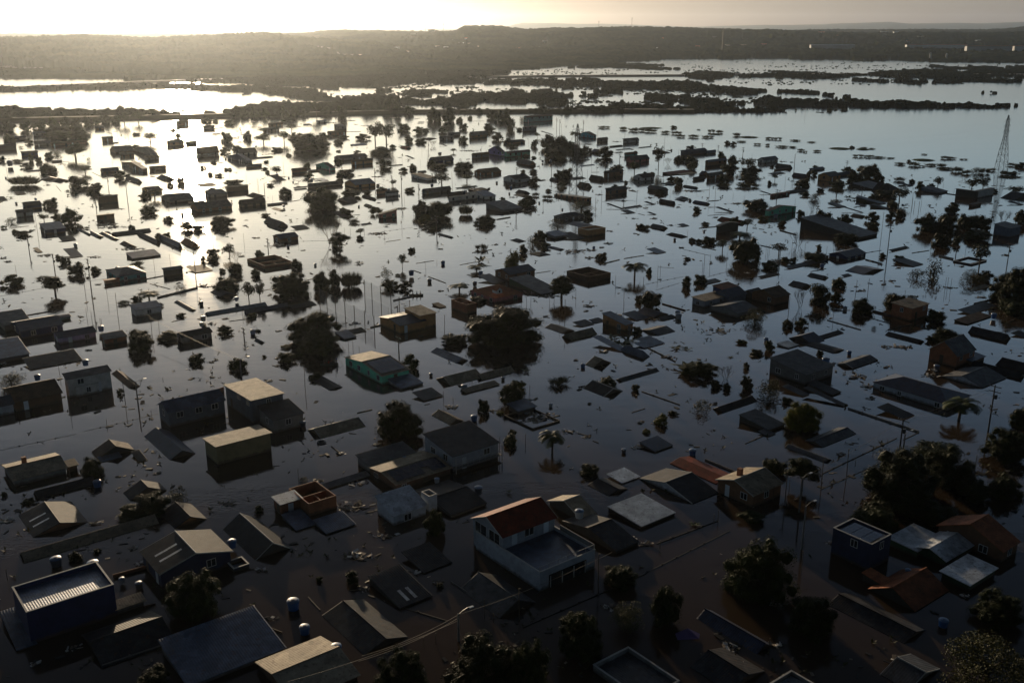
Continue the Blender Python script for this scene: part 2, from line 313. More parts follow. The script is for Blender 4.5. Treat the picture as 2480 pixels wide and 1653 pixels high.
# canopy sheet
CI, RI = np.meshgrid(np.arange(NC), np.arange(nr)); far_ = np.clip((Y - 1300) / 400, 0, 1)
cell = (np.sqrt(vnoise(X / 5.5, Y / 8)) * .7 + vnoise(X / 2.3 + 9, Y / 3.5) * .45) * (1 - far_) + (np.sqrt(vnoise(CI / 4.3, RI / 2.1)) * .7 + vnoise(CI / 1.9 + 9, RI / 1.3) * .45) * far_
big = fbm(X / 90, Y / 90, 3)
hgt = (.6 + 3.6 * cell * (0.3 + 1.3 * big)) * np.clip(mask * 2.2, 0, 1) + np.clip(land * 3, 0, 1) * (cell * (5 + 6 * far_) + 7 * big - 1.0)
clear = (fbm(X / 160 + 40, Y / 260, 3) > .70) & (elev > 6)
hgt = np.where(clear, -2.0, hgt)
Z = np.where(mask > 0, np.maximum(elev, 0) * (land > 0) + hgt, -1.5)
Vc = np.stack([X, Y, Z], -1).reshape(-1, 3)
ok = (np.maximum.reduce([mask[:-1, :-1], mask[1:, :-1], mask[:-1, 1:], mask[1:, 1:]]) > 0)
fo = land[:-1, :-1] > .02
for nm, sel in (('wetland_scrub', ok & ~fo), ('forest', ok & fo)):
    Vv, Q = compact(Vc, faces(sel)); o = npobj(nm, Vv, Q, 'forest_far' if nm == 'forest' else 'forest_leaf', nm == 'forest'); o['kind'] = 'stuff'
    o['label'] = 'dark flooded scrub and low trees in ragged bands' if nm == 'wetland_scrub' else 'hazy wooded hills beyond the flood'
# leafy tufts that break the edge of the scrub bands
rs = np.random.RandomState(3)
ii, jj = np.where((mask > 0.02) & (ds[:, None] < 1750) & (land < .02))
pk = rs.choice(len(ii), 9000, replace=False); TV = []; TF = []
ico = np.array([(0, 0, 1), (.89, 0, .45), (.28, .85, .45), (-.72, .53, .45), (-.72, -.53, .45), (.28, -.85, .45), (.72, .53, -.45), (-.28, .85, -.45), (-.89, 0, -.45), (-.28, -.85, -.45), (.72, -.53, -.45), (0, 0, -1)])
icf = np.array([(0, 1, 2), (0, 2, 3), (0, 3, 4), (0, 4, 5), (0, 5, 1), (1, 6, 2), (2, 7, 3), (3, 8, 4), (4, 9, 5), (5, 10, 1), (2, 6, 7), (3, 7, 8), (4, 8, 9), (5, 9, 10), (1, 10, 6), (6, 11, 7), (7, 11, 8), (8, 11, 9), (9, 11, 10), (10, 11, 6)])
for q, k in enumerate(pk):
    a_, c_ = ii[k], jj[k]; s_ = rs.uniform(.8, 2.3) * (1 + .5 * (rs.rand() < .1))
    ctr = np.array([X[a_, c_] + rs.uniform(-2, 2), Y[a_, c_] + rs.uniform(-3, 3), Z[a_, c_] * rs.uniform(.5, 1.0)])
    TV.append(ico * np.array([s_ * 1.2, s_ * 1.2, s_ * .9]) * rs.uniform(.6, 1.25, (12, 1)) + ctr); TF.append(icf + 12 * q)
nb_ = len(pk)
for k in range(9500):                     # loose bushes standing in open water between the bands
    zx0, zx1, zy0, zy1, pr_ = ((900, 1500, 206, 262, 1), (1400, 1950, 214, 256, 1), (800, 1050, 226, 268, .8), (1650, 2300, 148, 172, .25), (1150, 1650, 168, 182, .3), (2000, 2480, 186, 204, .2), (1300, 1650, 262, 268, .2), (1750, 2480, 186, 206, .35), (1650, 2300, 158, 180, .4), (820, 1300, 198, 214, .5))[rs.randint(10)]
    if rs.rand() > pr_: continue
    x_, y_ = rs.uniform(zx0, zx1), rs.uniform(zy0, zy1); p_ = at(x_, y_)
    if vnoise(np.array([p_.x / 30]), np.array([p_.y / 45]))[0] < .52: continue
    s_ = rs.uniform(.6, 1.7); TV.append(ico * np.array([s_ * 1.5, s_ * 1.5, s_ * .8]) * rs.uniform(.6, 1.25, (12, 1)) + np.array([p_.x, p_.y, .1])); TF.append(icf + 12 * nb_); nb_ += 1
o = npobj('flooded_bushes', np.concatenate(TV), np.concatenate(TF), 'forest_leaf', False); o['kind'] = 'stuff'; o['label'] = 'scattered bush crowns poking out of the flooded wetland'
# very far hazy hills beyond the sheet
fx = np.linspace(-13000, 13000, 260); prof = np.interp(fx / 16000 * FPX * 1.045 + CX, [-700, 0, 200, 800, 1210, 1260, 1700, 2000, 2150, 2200, 2480, 3000], [69, 69, 71, 73, 70, 58, 66, 60, 56, 60, 57, 57])
top = CAMH + (73 - prof) * 16000 / FPX + (fbm(fx / 900, fx * 0, 3) - .5) * 30
Vf = []; 
for k, (dy_, f_) in enumerate(((-1200, -.1), (-500, .7), (0, 1.0), (900, .8), (2000, -.1))): Vf.append(np.stack([fx, np.full_like(fx, 16000 + dy_), top * f_], -1))
Vf = np.concatenate(Vf); a_, b_ = np.meshgrid(np.arange(4), np.arange(259), indexing='ij'); k_ = a_ * 260 + b_
struct(npobj('distant_hills', Vf, np.stack([k_, k_ + 1, k_ + 261, k_ + 260], -1).reshape(-1, 4), 'earth'))
# embankments (straight dark banks crossing the flood)
def bank(name, pts, wd, hh, mat):
    P = [at(x, y) for x, y in pts]; mbk = MB()
    for p, q in zip(P[:-1], P[1:]):
        d = (q - p).normalized(); n = Vector((-d.y, d.x, 0)); z = Vector((0, 0, hh)); dn = Vector((0, 0, -1))
        a_ = [p - n * wd * 1.6 + dn, p - n * wd + z, p + n * wd + z, p + n * wd * 1.6 + dn]; b_ = [v + (q - p) for v in a_]
        for k in range(3): mbk.poly([a_[k], b_[k], b_[k + 1], a_[k + 1]])
    struct(mbk.build(name, mat))
bank('embankment', [(-300, 303), (0, 294), (395, 286), (700, 280), (1000, 273), (1480, 271), (1680, 272)], 5, 2.6, 'earth')
bank('causeway_road', [(-300, 218), (0, 216), (300, 202), (530, 194), (820, 192), (1100, 190), (1300, 186), (1650, 184), (1800, 182), (2200, 181.5), (2480, 183), (2800, 185)], 7, 2.2, 'concrete')
# the air: pale even haze
hb = MB(); hb.box((-14500, -400, -8), (29000, 0, 0), (0, 19500, 0), (0, 0, 8 + 330))
m = bpy.data.materials.new('haze'); m.use_nodes = True; MATS['haze'] = m; t = m.node_tree; t.nodes.clear()
vo = t.nodes.new('ShaderNodeVolumePrincipled'); ou = t.nodes.new('ShaderNodeOutputMaterial'); t.links.new(vo.outputs[0], ou.inputs['Volume'])
vo.inputs['Color'].default_value = (.84, .92, 1.0, 1); vo.inputs['Density'].default_value = 0.000026; vo.inputs['Anisotropy'].default_value = 0.8
ho = hb.build('haze', 'haze'); ho['kind'] = 'stuff'; ho['label'] = 'thin evening haze over the flooded plain'
# ---------------------------------------------------------------- buildings
GA, GB = R(128), R(38)                    # the street grid: every house follows it
def solve(P, d, h, x):
    k = (x - CX) / FPX
    return (k * (P.y * cp - (h - CAMH) * sp) - P.x) / (d.x - k * d.y * cp)
WORD = {'gr': 'grey', 'dk': 'dark', 'zn': 'zinc', 'bl': 'blue grey', 'rd': 'red tile', 'br': 'brown', 'wh': 'white metal', 'be': 'beige', 'nv': 'navy', 'ti': 'orange tile', 'dkgreen': 'dark green'}
last = [None]
def slab(mb, p00, p10, p11, p01, th, corr):
    # p00->p10 runs along the ridge, p00->p01 up or down the slope
    nrm = (p10 - p00).cross(p01 - p00).normalized()
    if nrm.z < 0: nrm = -nrm
    L = (p10 - p00).length
    n = max(1, int(L / .30)) * 2 if corr else 1
    k = len(mb.v)
    for i_ in range(n + 1):
        f = i_ / n; off = nrm * (0.024 if (i_ % 2 and corr) else 0)
        a_ = p00.lerp(p10, f) + off; b_ = p01.lerp(p11, f) + off
        mb.v += [tuple(a_), tuple(b_), tuple(a_ - nrm * th), tuple(b_ - nrm * th)]
    for i_ in range(n):
        q = k + 4 * i_
        mb.f += [(q, q + 4, q + 5, q + 1), (q + 2, q + 3, q + 7, q + 6), (q, q + 2, q + 6, q + 4), (q + 1, q + 5, q + 7, q + 3)]
    mb.f += [(k, k + 1, k + 3, k + 2), (k + 4 * n, k + 4 * n + 2, k + 4 * n + 3, k + 4 * n + 1)]
def bld(kind, wall, roof, px, py, wp, x1, x2, rp, flags, look, rot=0):
    A = Vector((math.cos(GA + R(rot)), math.sin(GA + R(rot)), 0)); B = Vector((math.cos(GB + R(rot)), math.sin(GB + R(rot)), 0))
    P = at(px, py + wp); h = height_at(P.y, py) if wp > 0 else 0.03; h = max(h, .03)
    La = max(1.2, solve(P, A, h, x1)); Lb = max(1.2, solve(P, B, h, x2))
    if La > 40 or Lb > 40: print('LONG', look, kind, wall, px, py, round(La), round(Lb))
    La = min(La, 34); Lb = min(Lb, 34)
    m_ = mpp(px, py + wp); near = m_ < .105
    def rise(mid):
        q = P + mid; r_ = pix((q.x, q.y, h))[1]; return max(.12, height_at(q.y, r_ - rp) - h) if rp else .15
    pt = lambda s, t_, z: A * s + B * t_ + Vector((0, 0, z))
    sub = h < .55
    if not look:
        shp = {'g': 'gabled', 'h': 'hipped', 's': 'flat', 'p': 'flat', 'f': 'flat', 'o': 'roofless'}[kind[0]]
        if kind[0] == 'o': look = '%s roofless walls' % WORD.get(wall, wall)
        elif sub and max(La, Lb) < 4.5: look = 'small %s roof sheet at water level' % WORD.get(roof, roof)
        elif sub: look = '%s %s roof just above water' % (WORD.get(roof, roof), shp)
        else:
            a_, b_ = WORD.get(wall, wall), WORD.get(roof, roof)
            look = '%s walled house with %s roof' % (a_, b_) if a_ != b_ else 'all %s %s roofed house' % (a_, shp)
    base = P.copy(); base.z = 0
    if '+' in flags and last[0]: root = last[0]; off = base - root.location
    else:
        root = empty('submerged_roof' if sub and kind[0] != 'o' else ('roofless_house' if kind[0] == 'o' else 'house'), base); off = Vector()
        last[0] = root; thing(root, look, 'roof' if sub and kind[0] != 'o' else 'house', 'roofs almost covered by the flood' if sub else 'houses standing in the flood', (px, py + wp))
    pt0 = pt; pt = lambda s, t_, z: pt0(s, t_, z) + off
    W_ = MB(); Rf = MB(); th = .10; oh = .3 if not sub else .15; z0 = -1.3
    W = 'wall_' + wall; RM = 'roof_' + roof; capz = None
    if kind in ('g1', 'g2', 'h1', 'h2'):
        if kind[1] == '2':                # ridge along B, gable ends at t=0 and t=Lb
            rz = rise(A * (La / 2)); q = lambda s, t_, z: pt(s, t_, z); S_, T_ = La, Lb
        else:
            rz = rise(B * (Lb / 2)); q = lambda s, t_, z: pt(t_, s, z); S_, T_ = Lb, La
        hip = min(T_ * .42, S_ * .5) if kind[0] == 'h' else 0
        for t_ in (0, T_):
            if hip: W_.poly([q(0, t_, z0), q(S_, t_, z0), q(S_, t_, h), q(0, t_, h)])
            else: W_.poly([q(0, t_, z0), q(S_, t_, z0), q(S_, t_, h), q(S_ / 2, t_, h + rz - .05), q(0, t_, h)])
        for s in (0, S_): W_.poly([q(s, 0, z0), q(s, T_, z0), q(s, T_, h), q(s, 0, h)])
        k = rz / (S_ / 2); e = h - oh * k + .04; rr = h + rz + .04
        if hip:
            a_, b_, c_, d_ = q(-oh, -oh, e), q(S_ + oh, -oh, e), q(S_ + oh, T_ + oh, e), q(-oh, T_ + oh, e)
            r0, r1 = q(S_ / 2, hip, rr), q(S_ / 2, T_ - hip, rr)
            for f in ([a_, d_, r1, r0], [b_, r0, r1, c_], [a_, r0, b_], [d_, c_, r1]):
                Rf.poly(f); 
            Rf.poly([a_, b_, c_, d_])
        else:
            slab(Rf, q(S_ / 2, -oh, rr), q(S_ / 2, T_ + oh, rr), q(-oh, T_ + oh, e), q(-oh, -oh, e), th, near)
            slab(Rf, q(S_ / 2, -oh, rr), q(S_ / 2, T_ + oh, rr), q(S_ + oh, T_ + oh, e), q(S_ + oh, -oh, e), th, near)
            capz = (q(S_ / 2, -oh, rr + .03), q(S_ / 2, T_ + oh, rr + .03))
        slope = (q, S_, T_, rz, e, rr)
    elif kind in ('s', 'sn', 'sr', 'f'):
        # single pitch: s rises to the back left, sn falls to the back left, sr rises to the right
        up = rise(A * La) if kind in ('s', 'sn') else (rise(B * Lb) if kind == 'sr' else 0.0)
        lit = roof in ('be', 'wh', 'zn', 'br'); 1
        if kind in ('s',): up = max(up, (.05 if lit else .135) * La if not sub else max(.25, (.05 if lit else .125) * La))
        if kind == 'sn': up = -up
        zf = (lambda s, t_: h + up * s / La) if kind in ('s', 'sn') else (lambda s, t_: h + up * t_ / Lb)
        c4 = [(0, 0), (La, 0), (La, Lb), (0, Lb)]
        for k in range(4):
            (s0, t0), (s1, t1) = c4[k], c4[(k + 1) % 4]
            W_.poly([pt(s0, t0, z0), pt(s1, t1, z0), pt(s1, t1, zf(s1, t1)), pt(s0, t0, zf(s0, t0))])
        o_ = oh; g = lambda s, t_: pt(s, t_, zf(s, t_) + th + .01)
        slab(Rf, g(-o_, -o_), g(-o_, Lb + o_), g(La + o_, Lb + o_), g(La + o_, -o_), th, near)
        slope = (lambda s, t_, z: pt(s, t_, z), La, Lb, up, h, h + up)
    else:                                 # p parapet, o open shell
        tw = .16; zi = h - .55 if kind == 'p' else -1.3
        o4 = [(0, 0), (La, 0), (La, Lb), (0, Lb)]; i4 = [(tw, tw), (La - tw, tw), (La - tw, Lb - tw), (tw, Lb - tw)]
        for k in range(4):
            a_, b_, c_, d_ = o4[k], o4[(k + 1) % 4], i4[(k + 1) % 4], i4[k]
            W_.poly([pt(*a_, z0), pt(*b_, z0), pt(*b_, h), pt(*a_, h)]); W_.poly([pt(*d_, zi), pt(*c_, zi), pt(*c_, h), pt(*d_, h)])
            if kind == 'o': W_.poly([pt(*a_, h), pt(*b_, h), pt(*c_, h), pt(*d_, h)])
        if kind == 'p':
            slab(Rf, pt(tw, tw, h - .35), pt(tw, Lb - tw, h - .35), pt(La - tw, Lb - tw, h - .55), pt(La - tw, tw, h - .55), .08, near and 'nc' not in flags)
            C_ = MB(); cw = .14
            C_.box(pt(-.04, -.04, h), A * (La + .08), B * .22, Vector((0, 0, .07))); C_.box(pt(-.04, Lb - .18, h), A * (La + .08), B * .22, Vector((0, 0, .07)))
            C_.box(pt(-.04, .19, h), A * .22, B * (Lb - .38), Vector((0, 0, .065))); C_.box(pt(La - .18, .19, h), A * .22, B * (Lb - .38), Vector((0, 0, .065)))
            C_.build('parapet_cap', 'cap', root)
        else:
            W_.box(pt(La * .45, tw, z0), A * .15, B * (Lb - 2 * tw), Vector((0, 0, h - z0 - .25)))
            if La > 3 and Lb > 3: W_.box(pt(tw, Lb * .5, z0), A * (La * .45 - tw), B * .15, Vector((0, 0, h - z0 - .4)))
        slope = None
    if h > .12 or kind[0] in 'gh': W_.build('wall', W, root)
    if Rf.v: Rf.build('roof', RM, root)
    if capz and near and 'nocap' not in flags:
        c_ = MB(); c_.bar(capz[0], capz[1], .09, n=6); c_.build('ridge_cap', 'cap' if 'trim' in flags else RM, root)
    if 'trim' in flags and slope and kind[0] == 'g':
        q, S_, T_, rz, e, rr = slope; c_ = MB(); z_ = Vector((0, 0, .16)); 
        for s in (-oh, S_ + oh):
            for t_ in (-oh - .05, T_ + oh + .01):
                p_, r_ = q(s, t_, e - .14), q(S_ / 2, t_, rr - .14); dn = (q(0, 1, 0) - q(0, 0, 0)) * .05; c_ = MB(); c_.box(p_, r_ - p_, dn, z_); c_.build('bargeboard', 'cap', root)
    # openings on the two faces the viewer sees
    if h > 1.0 and 'nw' not in flags and kind[0] != 'o':
        full = m_ < .17
        for d_, n_, L, o_ in ((A, -B, La, pt(0, 0, 0)), (B, -A, Lb, pt(0, 0, 0))):
            if L < 2.4: continue
            cnt = max(1, int(L / 3.4)); rz_ = random.Random(int(px * 7 + py * 3 + L * 10))
            for i_ in range(cnt):
                c = L * (i_ + .5) / cnt + rz_.uniform(-.4, .4); ww = rz_.choice((.9, 1.1, 1.3)); top = h - .35; bot = max(.0, top - 1.15)
                if top - bot < .45: continue
                if rz_.random() < .2: continue
                dr = rz_.random() < .25
                if dr: ww = .85; bot = -.4; top = min(h - .3, 2.0)
                o1 = o_ + d_ * (c - ww / 2) + n_ * .035 + Vector((0, 0, bot))
                if dr:
                    f = MB(); f.box(o1, d_ * ww, -n_ * .06, Vector((0, 0, top - bot))); f.build('door', 'door' if rz_.random() < .5 else 'wood', root); continue
                f = MB(); e_ = .07 if full else .0
                if full:
                    zt = top - bot
                    f.box(o1, d_ * ww, -n_ * .06, Vector((0, 0, e_))); f.box(o1 + Vector((0, 0, zt - e_)), d_ * ww, -n_ * .06, Vector((0, 0, e_)))
                    for k in (0, ww / 2 - e_ / 2, ww - e_): f.box(o1 + d_ * k + Vector((0, 0, e_)), d_ * e_, -n_ * .06, Vector((0, 0, zt - 2 * e_)))
                    fo_ = f.build('window', 'frame', root)
                    g_ = MB(); g_.box(o1 + d_ * e_ - n_ * .022 + Vector((0, 0, e_)), d_ * (ww - 2 * e_), -n_ * .02, Vector((0, 0, zt - 2 * e_))); g_.build('pane', 'pane', fo_)
                else:
                    f.box(o1, d_ * ww, -n_ * .06, Vector((0, 0, top - bot))); f.build('window', 'pane', root)
    if kind == 'p' and 'sp' in flags:
        for r_ in range(3):
            for k in range(4):
                s0 = La * (.10 + r_ * .26); t0 = Lb * (.08 + k * .19); s1 = s0 + La * .245; t1 = t0 + Lb * .18; c_ = MB()
                c_.box(pt(s0, t0, h - .12), A * (s1 - s0), B * (t1 - t0), Vector((0, 0, .04))); c_.build('solar_panel', 'solar', root)
    if slope:
        q, S_, T_, rz, e, rr = slope
        if 'ch' in flags:
            c_ = MB(); z_ = h + abs(rz) * .6; c_.box(q(S_ * .62, T_ * .3, z_ - .3), q(.7, 0, 0) - q(0, 0, 0), q(0, .7, 0) - q(0, 0, 0), Vector((0, 0, abs(rz) * .4 + 1.1))); c_.build('chimney', 'wall_brick', root)
        if 'ls' in flags:                 # translucent light sheets in the roof
            c_ = MB()
            for f in (.3, .55):
                a_ = q(S_ * .08, T_ * f, 0); zz = lambda s: (e + (rr - e) * (s + oh) / (S_ / 2 + oh) if kind[0] == 'g' else h + rz * s / S_ + th) + .06
                p0, p1 = q(S_ * .08, T_ * f, zz(S_ * .08)), q(S_ * .4, T_ * f, zz(S_ * .4)); dn = q(0, .45, 0) - q(0, 0, 0)
                c_.poly([p0, p0 + dn, p1 + dn, p1])
            c_.build('skylight_sheet', 'roof_wh', root)
        if 'sp' in flags:                 # solar panels on the near slope
            zz = lambda s: e + (rr - e) * (s + oh) / (S_ / 2 + oh) + .16
            if kind[0] != 'g': zz = lambda s: h + rz * s / S_ + th + .18
            top_s = S_ * (.44 if kind[0] == 'g' else .8); rows = 2 if S_ < 9 else 3; hh = (top_s - S_ * .03) / rows; n = max(3, int(T_ * .9 / 1.25))
            for r_ in range(rows):
                for k in range(n):
                    if r_ == 0 and k % 5 == 4: continue
                    s0 = S_ * .04 + r_ * hh; s1 = s0 + hh * .93; t0 = T_ * .04 + k * T_ * .92 / n; t1 = t0 + T_ * .92 / n * .94
                    c_ = MB(); c_.poly([q(s0, t0, zz(s0)), q(s0, t1, zz(s0)), q(s1, t1, zz(s1)), q(s1, t0, zz(s1))]); c_.poly([q(s0, t0, zz(s0) - .05), q(s1, t0, zz(s1) - .05), q(s1, t1, zz(s1) - .05), q(s0, t1, zz(s0) - .05)])
                    c_.build('solar_panel', 'solar', root)
        if 'bal' in flags:                # balcony along the right hand face
            c_ = MB(); y_ = max(.25, h - 1.9)
            c_.box(pt(-1.0, -.1, y_ - .12), A * 1.0, B * (Lb + .2), Vector((0, 0, .12))); c_.build('balcony', 'concrete', root)
            c_ = MB()
            for z_ in (.45, .85): c_.bar(pt(-1.0, -.1, y_ + z_), pt(-1.0, Lb + .1, y_ + z_), .035)
            for k in range(9): c_.bar(pt(-1.0, -.1 + (Lb + .2) * k / 8, y_), pt(-1.0, -.1 + (Lb + .2) * k / 8, y_ + .85), .03)
            c_.bar(pt(-1.0, -.1, -1), pt(-1.0, -.1, h), .07); c_.bar(pt(-1.0, Lb + .1, -1), pt(-1.0, Lb + .1, h), .07); c_.build('railing', 'cap', root)
    return root, pt, La, Lb, h, A, B

# ---------------------------------------------------------------- plants
def leaves(centres, radii, n, size, rs, squash=.9, zmin=0.0):
    c = np.array(centres); r_ = np.array(radii); k = rs.choice(len(c), n, p=(r_ ** 2) / np.sum(r_ ** 2))
    d = rs.normal(size=(n, 3)); d /= np.linalg.norm(d, axis=1)[:, None]; d[:, 2] = np.abs(d[:, 2]) * np.where(rs.rand(n) < .7, 1, -1)
    p = c[k] + d * (r_[k] * rs.uniform(.82, 1.12, n))[:, None] * np.array([1, 1, squash])
    nn = d + rs.normal(size=(n, 3)) * .6; nn /= np.linalg.norm(nn, axis=1)[:, None]
    u = np.cross(nn, rs.normal(size=(n, 3))); u /= np.linalg.norm(u, axis=1)[:, None]; v = np.cross(nn, u)
    s = (size * rs.uniform(.6, 1.3, n))[:, None]; u = u * s; v = v * s * .6
    p[:, 2] = np.maximum(p[:, 2], zmin)
    V = np.stack([p - u, p - v, p + u, p + v], 1).reshape(-1, 3); F = np.arange(4 * n).reshape(n, 4); return V, F
def crown_mesh(name, mat, seed, n, size, nl, zc, rz, rx=.5, core=True, fine=False):
    rs = np.random.RandomState(seed); C_ = []; Rr = []
    while len(C_) < nl:
        d = rs.normal(size=3); d /= np.linalg.norm(d); f = rs.uniform(.2, .84) ** .75
        lr = rs.uniform(.10, .22) * (1.15 if f < .5 else .85)
        if fine: lr *= .72; f = f ** .8
        p = np.array([d[0] * f * (rx - .02), d[1] * f * (rx - .02), zc + d[2] * f * rz * .92])
        if p[2] < 0.03: continue
        C_.append(p); Rr.append(lr * (.5 + rx) * .95)
    V, F = leaves(C_, Rr, n, size, rs, min(1.3, rz / .5))
    Vs = [V]; Fs = [F]; k = len(V)
    if core:                              # twiggy dense inside so the crown is not see-through everywhere
        tri = []
        for c, r_ in zip(C_, Rr):
            q = ico * r_ * .80 * rs.uniform(.7, 1.1, (12, 1)) * np.array([1, 1, min(1.3, rz / .5)]) + c; Vs.append(q)
            for f in icf: tri.append((k + f[0], k + f[1], k + f[2], k + f[2]))
            k += 12
        me_v = np.concatenate(Vs)
        me = bpy.data.meshes.new(name)
        fl = [tuple(f) for f in F] + [t_[:3] for t_ in tri]
        me.from_pydata(me_v.tolist(), [], fl); me.materials.append(MATS[mat]); me.update(); return me
    return npmesh(name, V, F, mat, False)
def trunk_mesh(name, top, seed, r0=.035, nb=5):
    rd = random.Random(seed); mb = MB(); p = Vector((0, 0, -.12)); q = Vector((rd.uniform(-.03, .03), rd.uniform(-.03, .03), top * .7)); mb.bar(p, q, r0, r0 * .75, 7)
    for k in range(nb):
        a_ = 2 * math.pi * k / nb + rd.uniform(-.4, .4); e = q + Vector((math.cos(a_) * .22, math.sin(a_) * .22, rd.uniform(.12, .32))); mb.bar(q - Vector((0, 0, .03)), e, r0 * .6, r0 * .2, 5)
    return mb.mesh(name, 'bark')
CR = {}
def crown(kind, hi, var):                # hi: 0 far, 1 near, 2 very large in view
    key = (kind, hi, var)
    if key in CR: return CR[key]
    sd_ = {'R': 11, 'Y': 23, 'T': 37, 'O': 51, 'C': 71}[kind] + var * 7 + 500 * hi
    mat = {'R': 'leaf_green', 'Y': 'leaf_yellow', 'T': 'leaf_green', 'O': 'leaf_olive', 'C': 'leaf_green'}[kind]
    n = (1500, 8500, 30000)[hi]; size = (.036, .017, .0095)[hi]; nl_ = (26, 34, 80)[hi]
    if kind in 'RY': me = crown_mesh('crown', mat, sd_, n, size, nl_, .26, .72, fine=hi == 2)
    elif kind == 'T': me = crown_mesh('crown', mat, sd_, int(n * .8), size, 24, .62, .38, core=bool(hi))
    elif kind == 'O': me = crown_mesh('crown', mat, sd_, int(n * .6), size * .9, 24, .32, .66, core=False)
    tm = trunk_mesh('trunk', {'R': .4, 'Y': .4, 'T': .62, 'O': .5}[kind], sd_)
    CR[key] = (me, tm); return CR[key]
def blades(name, mat, seed, n, spread=.5, wd=.012, clus=0):
    rs = np.random.RandomState(seed); a_ = rs.uniform(0, 2 * np.pi, n); r_ = np.sqrt(rs.rand(n)) * spread * .75
    cc = np.stack([np.cos(a_), np.sin(a_)], 1)[:clus] * r_[:clus, None] if clus else None
    b0 = np.stack([np.cos(a_) * r_, np.sin(a_) * r_, np.zeros(n)], 1)
    if clus: b0[:, :2] = cc[rs.randint(0, clus, n)] + rs.normal(size=(n, 2)) * .03; r_ = np.linalg.norm(b0[:, :2], axis=1)
    ln = rs.uniform(.35, 1, n) * (1 - .5 * (r_ / spread) ** 2)
    out = np.stack([np.cos(a_), np.sin(a_), np.zeros(n)], 1) * (r_ / spread * .45 + rs.uniform(-.05, .12, n))[:, None]
    tp = b0 + out * ln[:, None] + np.stack([np.zeros(n), np.zeros(n), ln], 1); b0[:, 2] = rs.uniform(0, .5, n) * ln
    s = rs.normal(size=(n, 3)); s[:, 2] = 0; s /= np.linalg.norm(s, axis=1)[:, None]; s *= wd * rs.uniform(.6, 1.6, n)[:, None]
    md = (b0 + tp) / 2; V = np.stack([b0, md + s, tp, md - s], 1).reshape(-1, 3); return npmesh(name, V, np.arange(4 * n).reshape(n, 4), mat, False)
def bare_mesh(name, seed):
    rd = random.Random(seed); mb = MB()
    def grow(p, d, L, r_, lv):
        q = p + d * L; mb.bar(p, q, r_, r_ * .6, 4)
        if lv == 0: return
        for k in range(3):
            nd = (d + Vector((rd.uniform(-.5, .5), rd.uniform(-.5, .5), rd.uniform(.0, .5)))).normalized(); grow(q, nd, L * rd.uniform(.6, .85), r_ * .6, lv - 1)
    for k in range(6):
        a_ = k * 1.05 + rd.random(); grow(Vector((math.cos(a_) * .05, math.sin(a_) * .05, -.1)), Vector((math.cos(a_) * .35, math.sin(a_) * .35, 1)).normalized(), .36, .012, 4)
    return mb.mesh(name, 'twig')
def palm_meshes(seed, n=24):
    rd = random.Random(seed); tr = MB(); tr.bar((0, 0, -.2), (.01, 0, .62), .032, .026, 8); fr = []
    for k in range(n):
        mb = MB(); a_ = 2 * math.pi * k / n * 2.6 + rd.random(); up = rd.uniform(.15, 1.0); L = rd.uniform(.42, .55); pts = []; p = Vector((.01, 0, .62)); d = Vector((math.cos(a_), math.sin(a_), up * 1.4)).normalized()
        for s in range(9):
            pts.append(p.copy()); p = p + d * L / 8; d = (d + Vector((0, 0, -.30))).normalized()
        mb.bar(pts[0], pts[3], .006, .004, 4)
        for s in range(1, 9):
            t_ = (pts[s] - pts[s - 1]).normalized(); sd_ = t_.cross(Vector((0, 0, 1))).normalized(); ln = .13 * math.sin(math.pi * (s + .6) / 9.6) + .02
            for e_ in (-1, 1):
                for h_ in (0, .5):
                    b_ = pts[s - 1].lerp(pts[s], h_); tip = b_ + sd_ * e_ * ln + Vector((0, 0, -ln * .55)) + t_ * ln * .5; mb.poly([b_, b_ + t_ * .028, tip])
        fr.append(mb.mesh('frond', 'leaf_palm'))
    return tr.mesh('trunk', 'bark'), fr
def banana_mesh(seed):
    rd = random.Random(seed); mb = MB()
    for k in range(12):
        a_ = k * 2.4; d = Vector((math.cos(a_), math.sin(a_), rd.uniform(.5, 1.8))).normalized(); p = Vector((rd.uniform(-.15, .15), rd.uniform(-.15, .15), .1)); pr = None
        for s in range(7):
            sd_ = d.cross(Vector((0, 0, 1))).normalized() * .075 * math.sin(math.pi * (s + .7) / 7.4); cur = (p - sd_, p, p + sd_)
            if pr: mb.poly([pr[0], pr[1], cur[1], cur[0]]); mb.poly([pr[1], pr[2], cur[2], cur[1]])
            pr = cur; p = p + d * .1; d = (d + Vector((0, 0, -.2))).normalized()
    return mb.mesh('foliage', 'leaf_palm')
SH = {}
def shared(key, fn):
    if key not in SH: SH[key] = fn()
    return SH[key]
def ob(name, me, parent=None):
    o = bpy.data.objects.new(name, me); COL.objects.link(o)
    if parent: o.parent = parent
    return o
treen = [0]
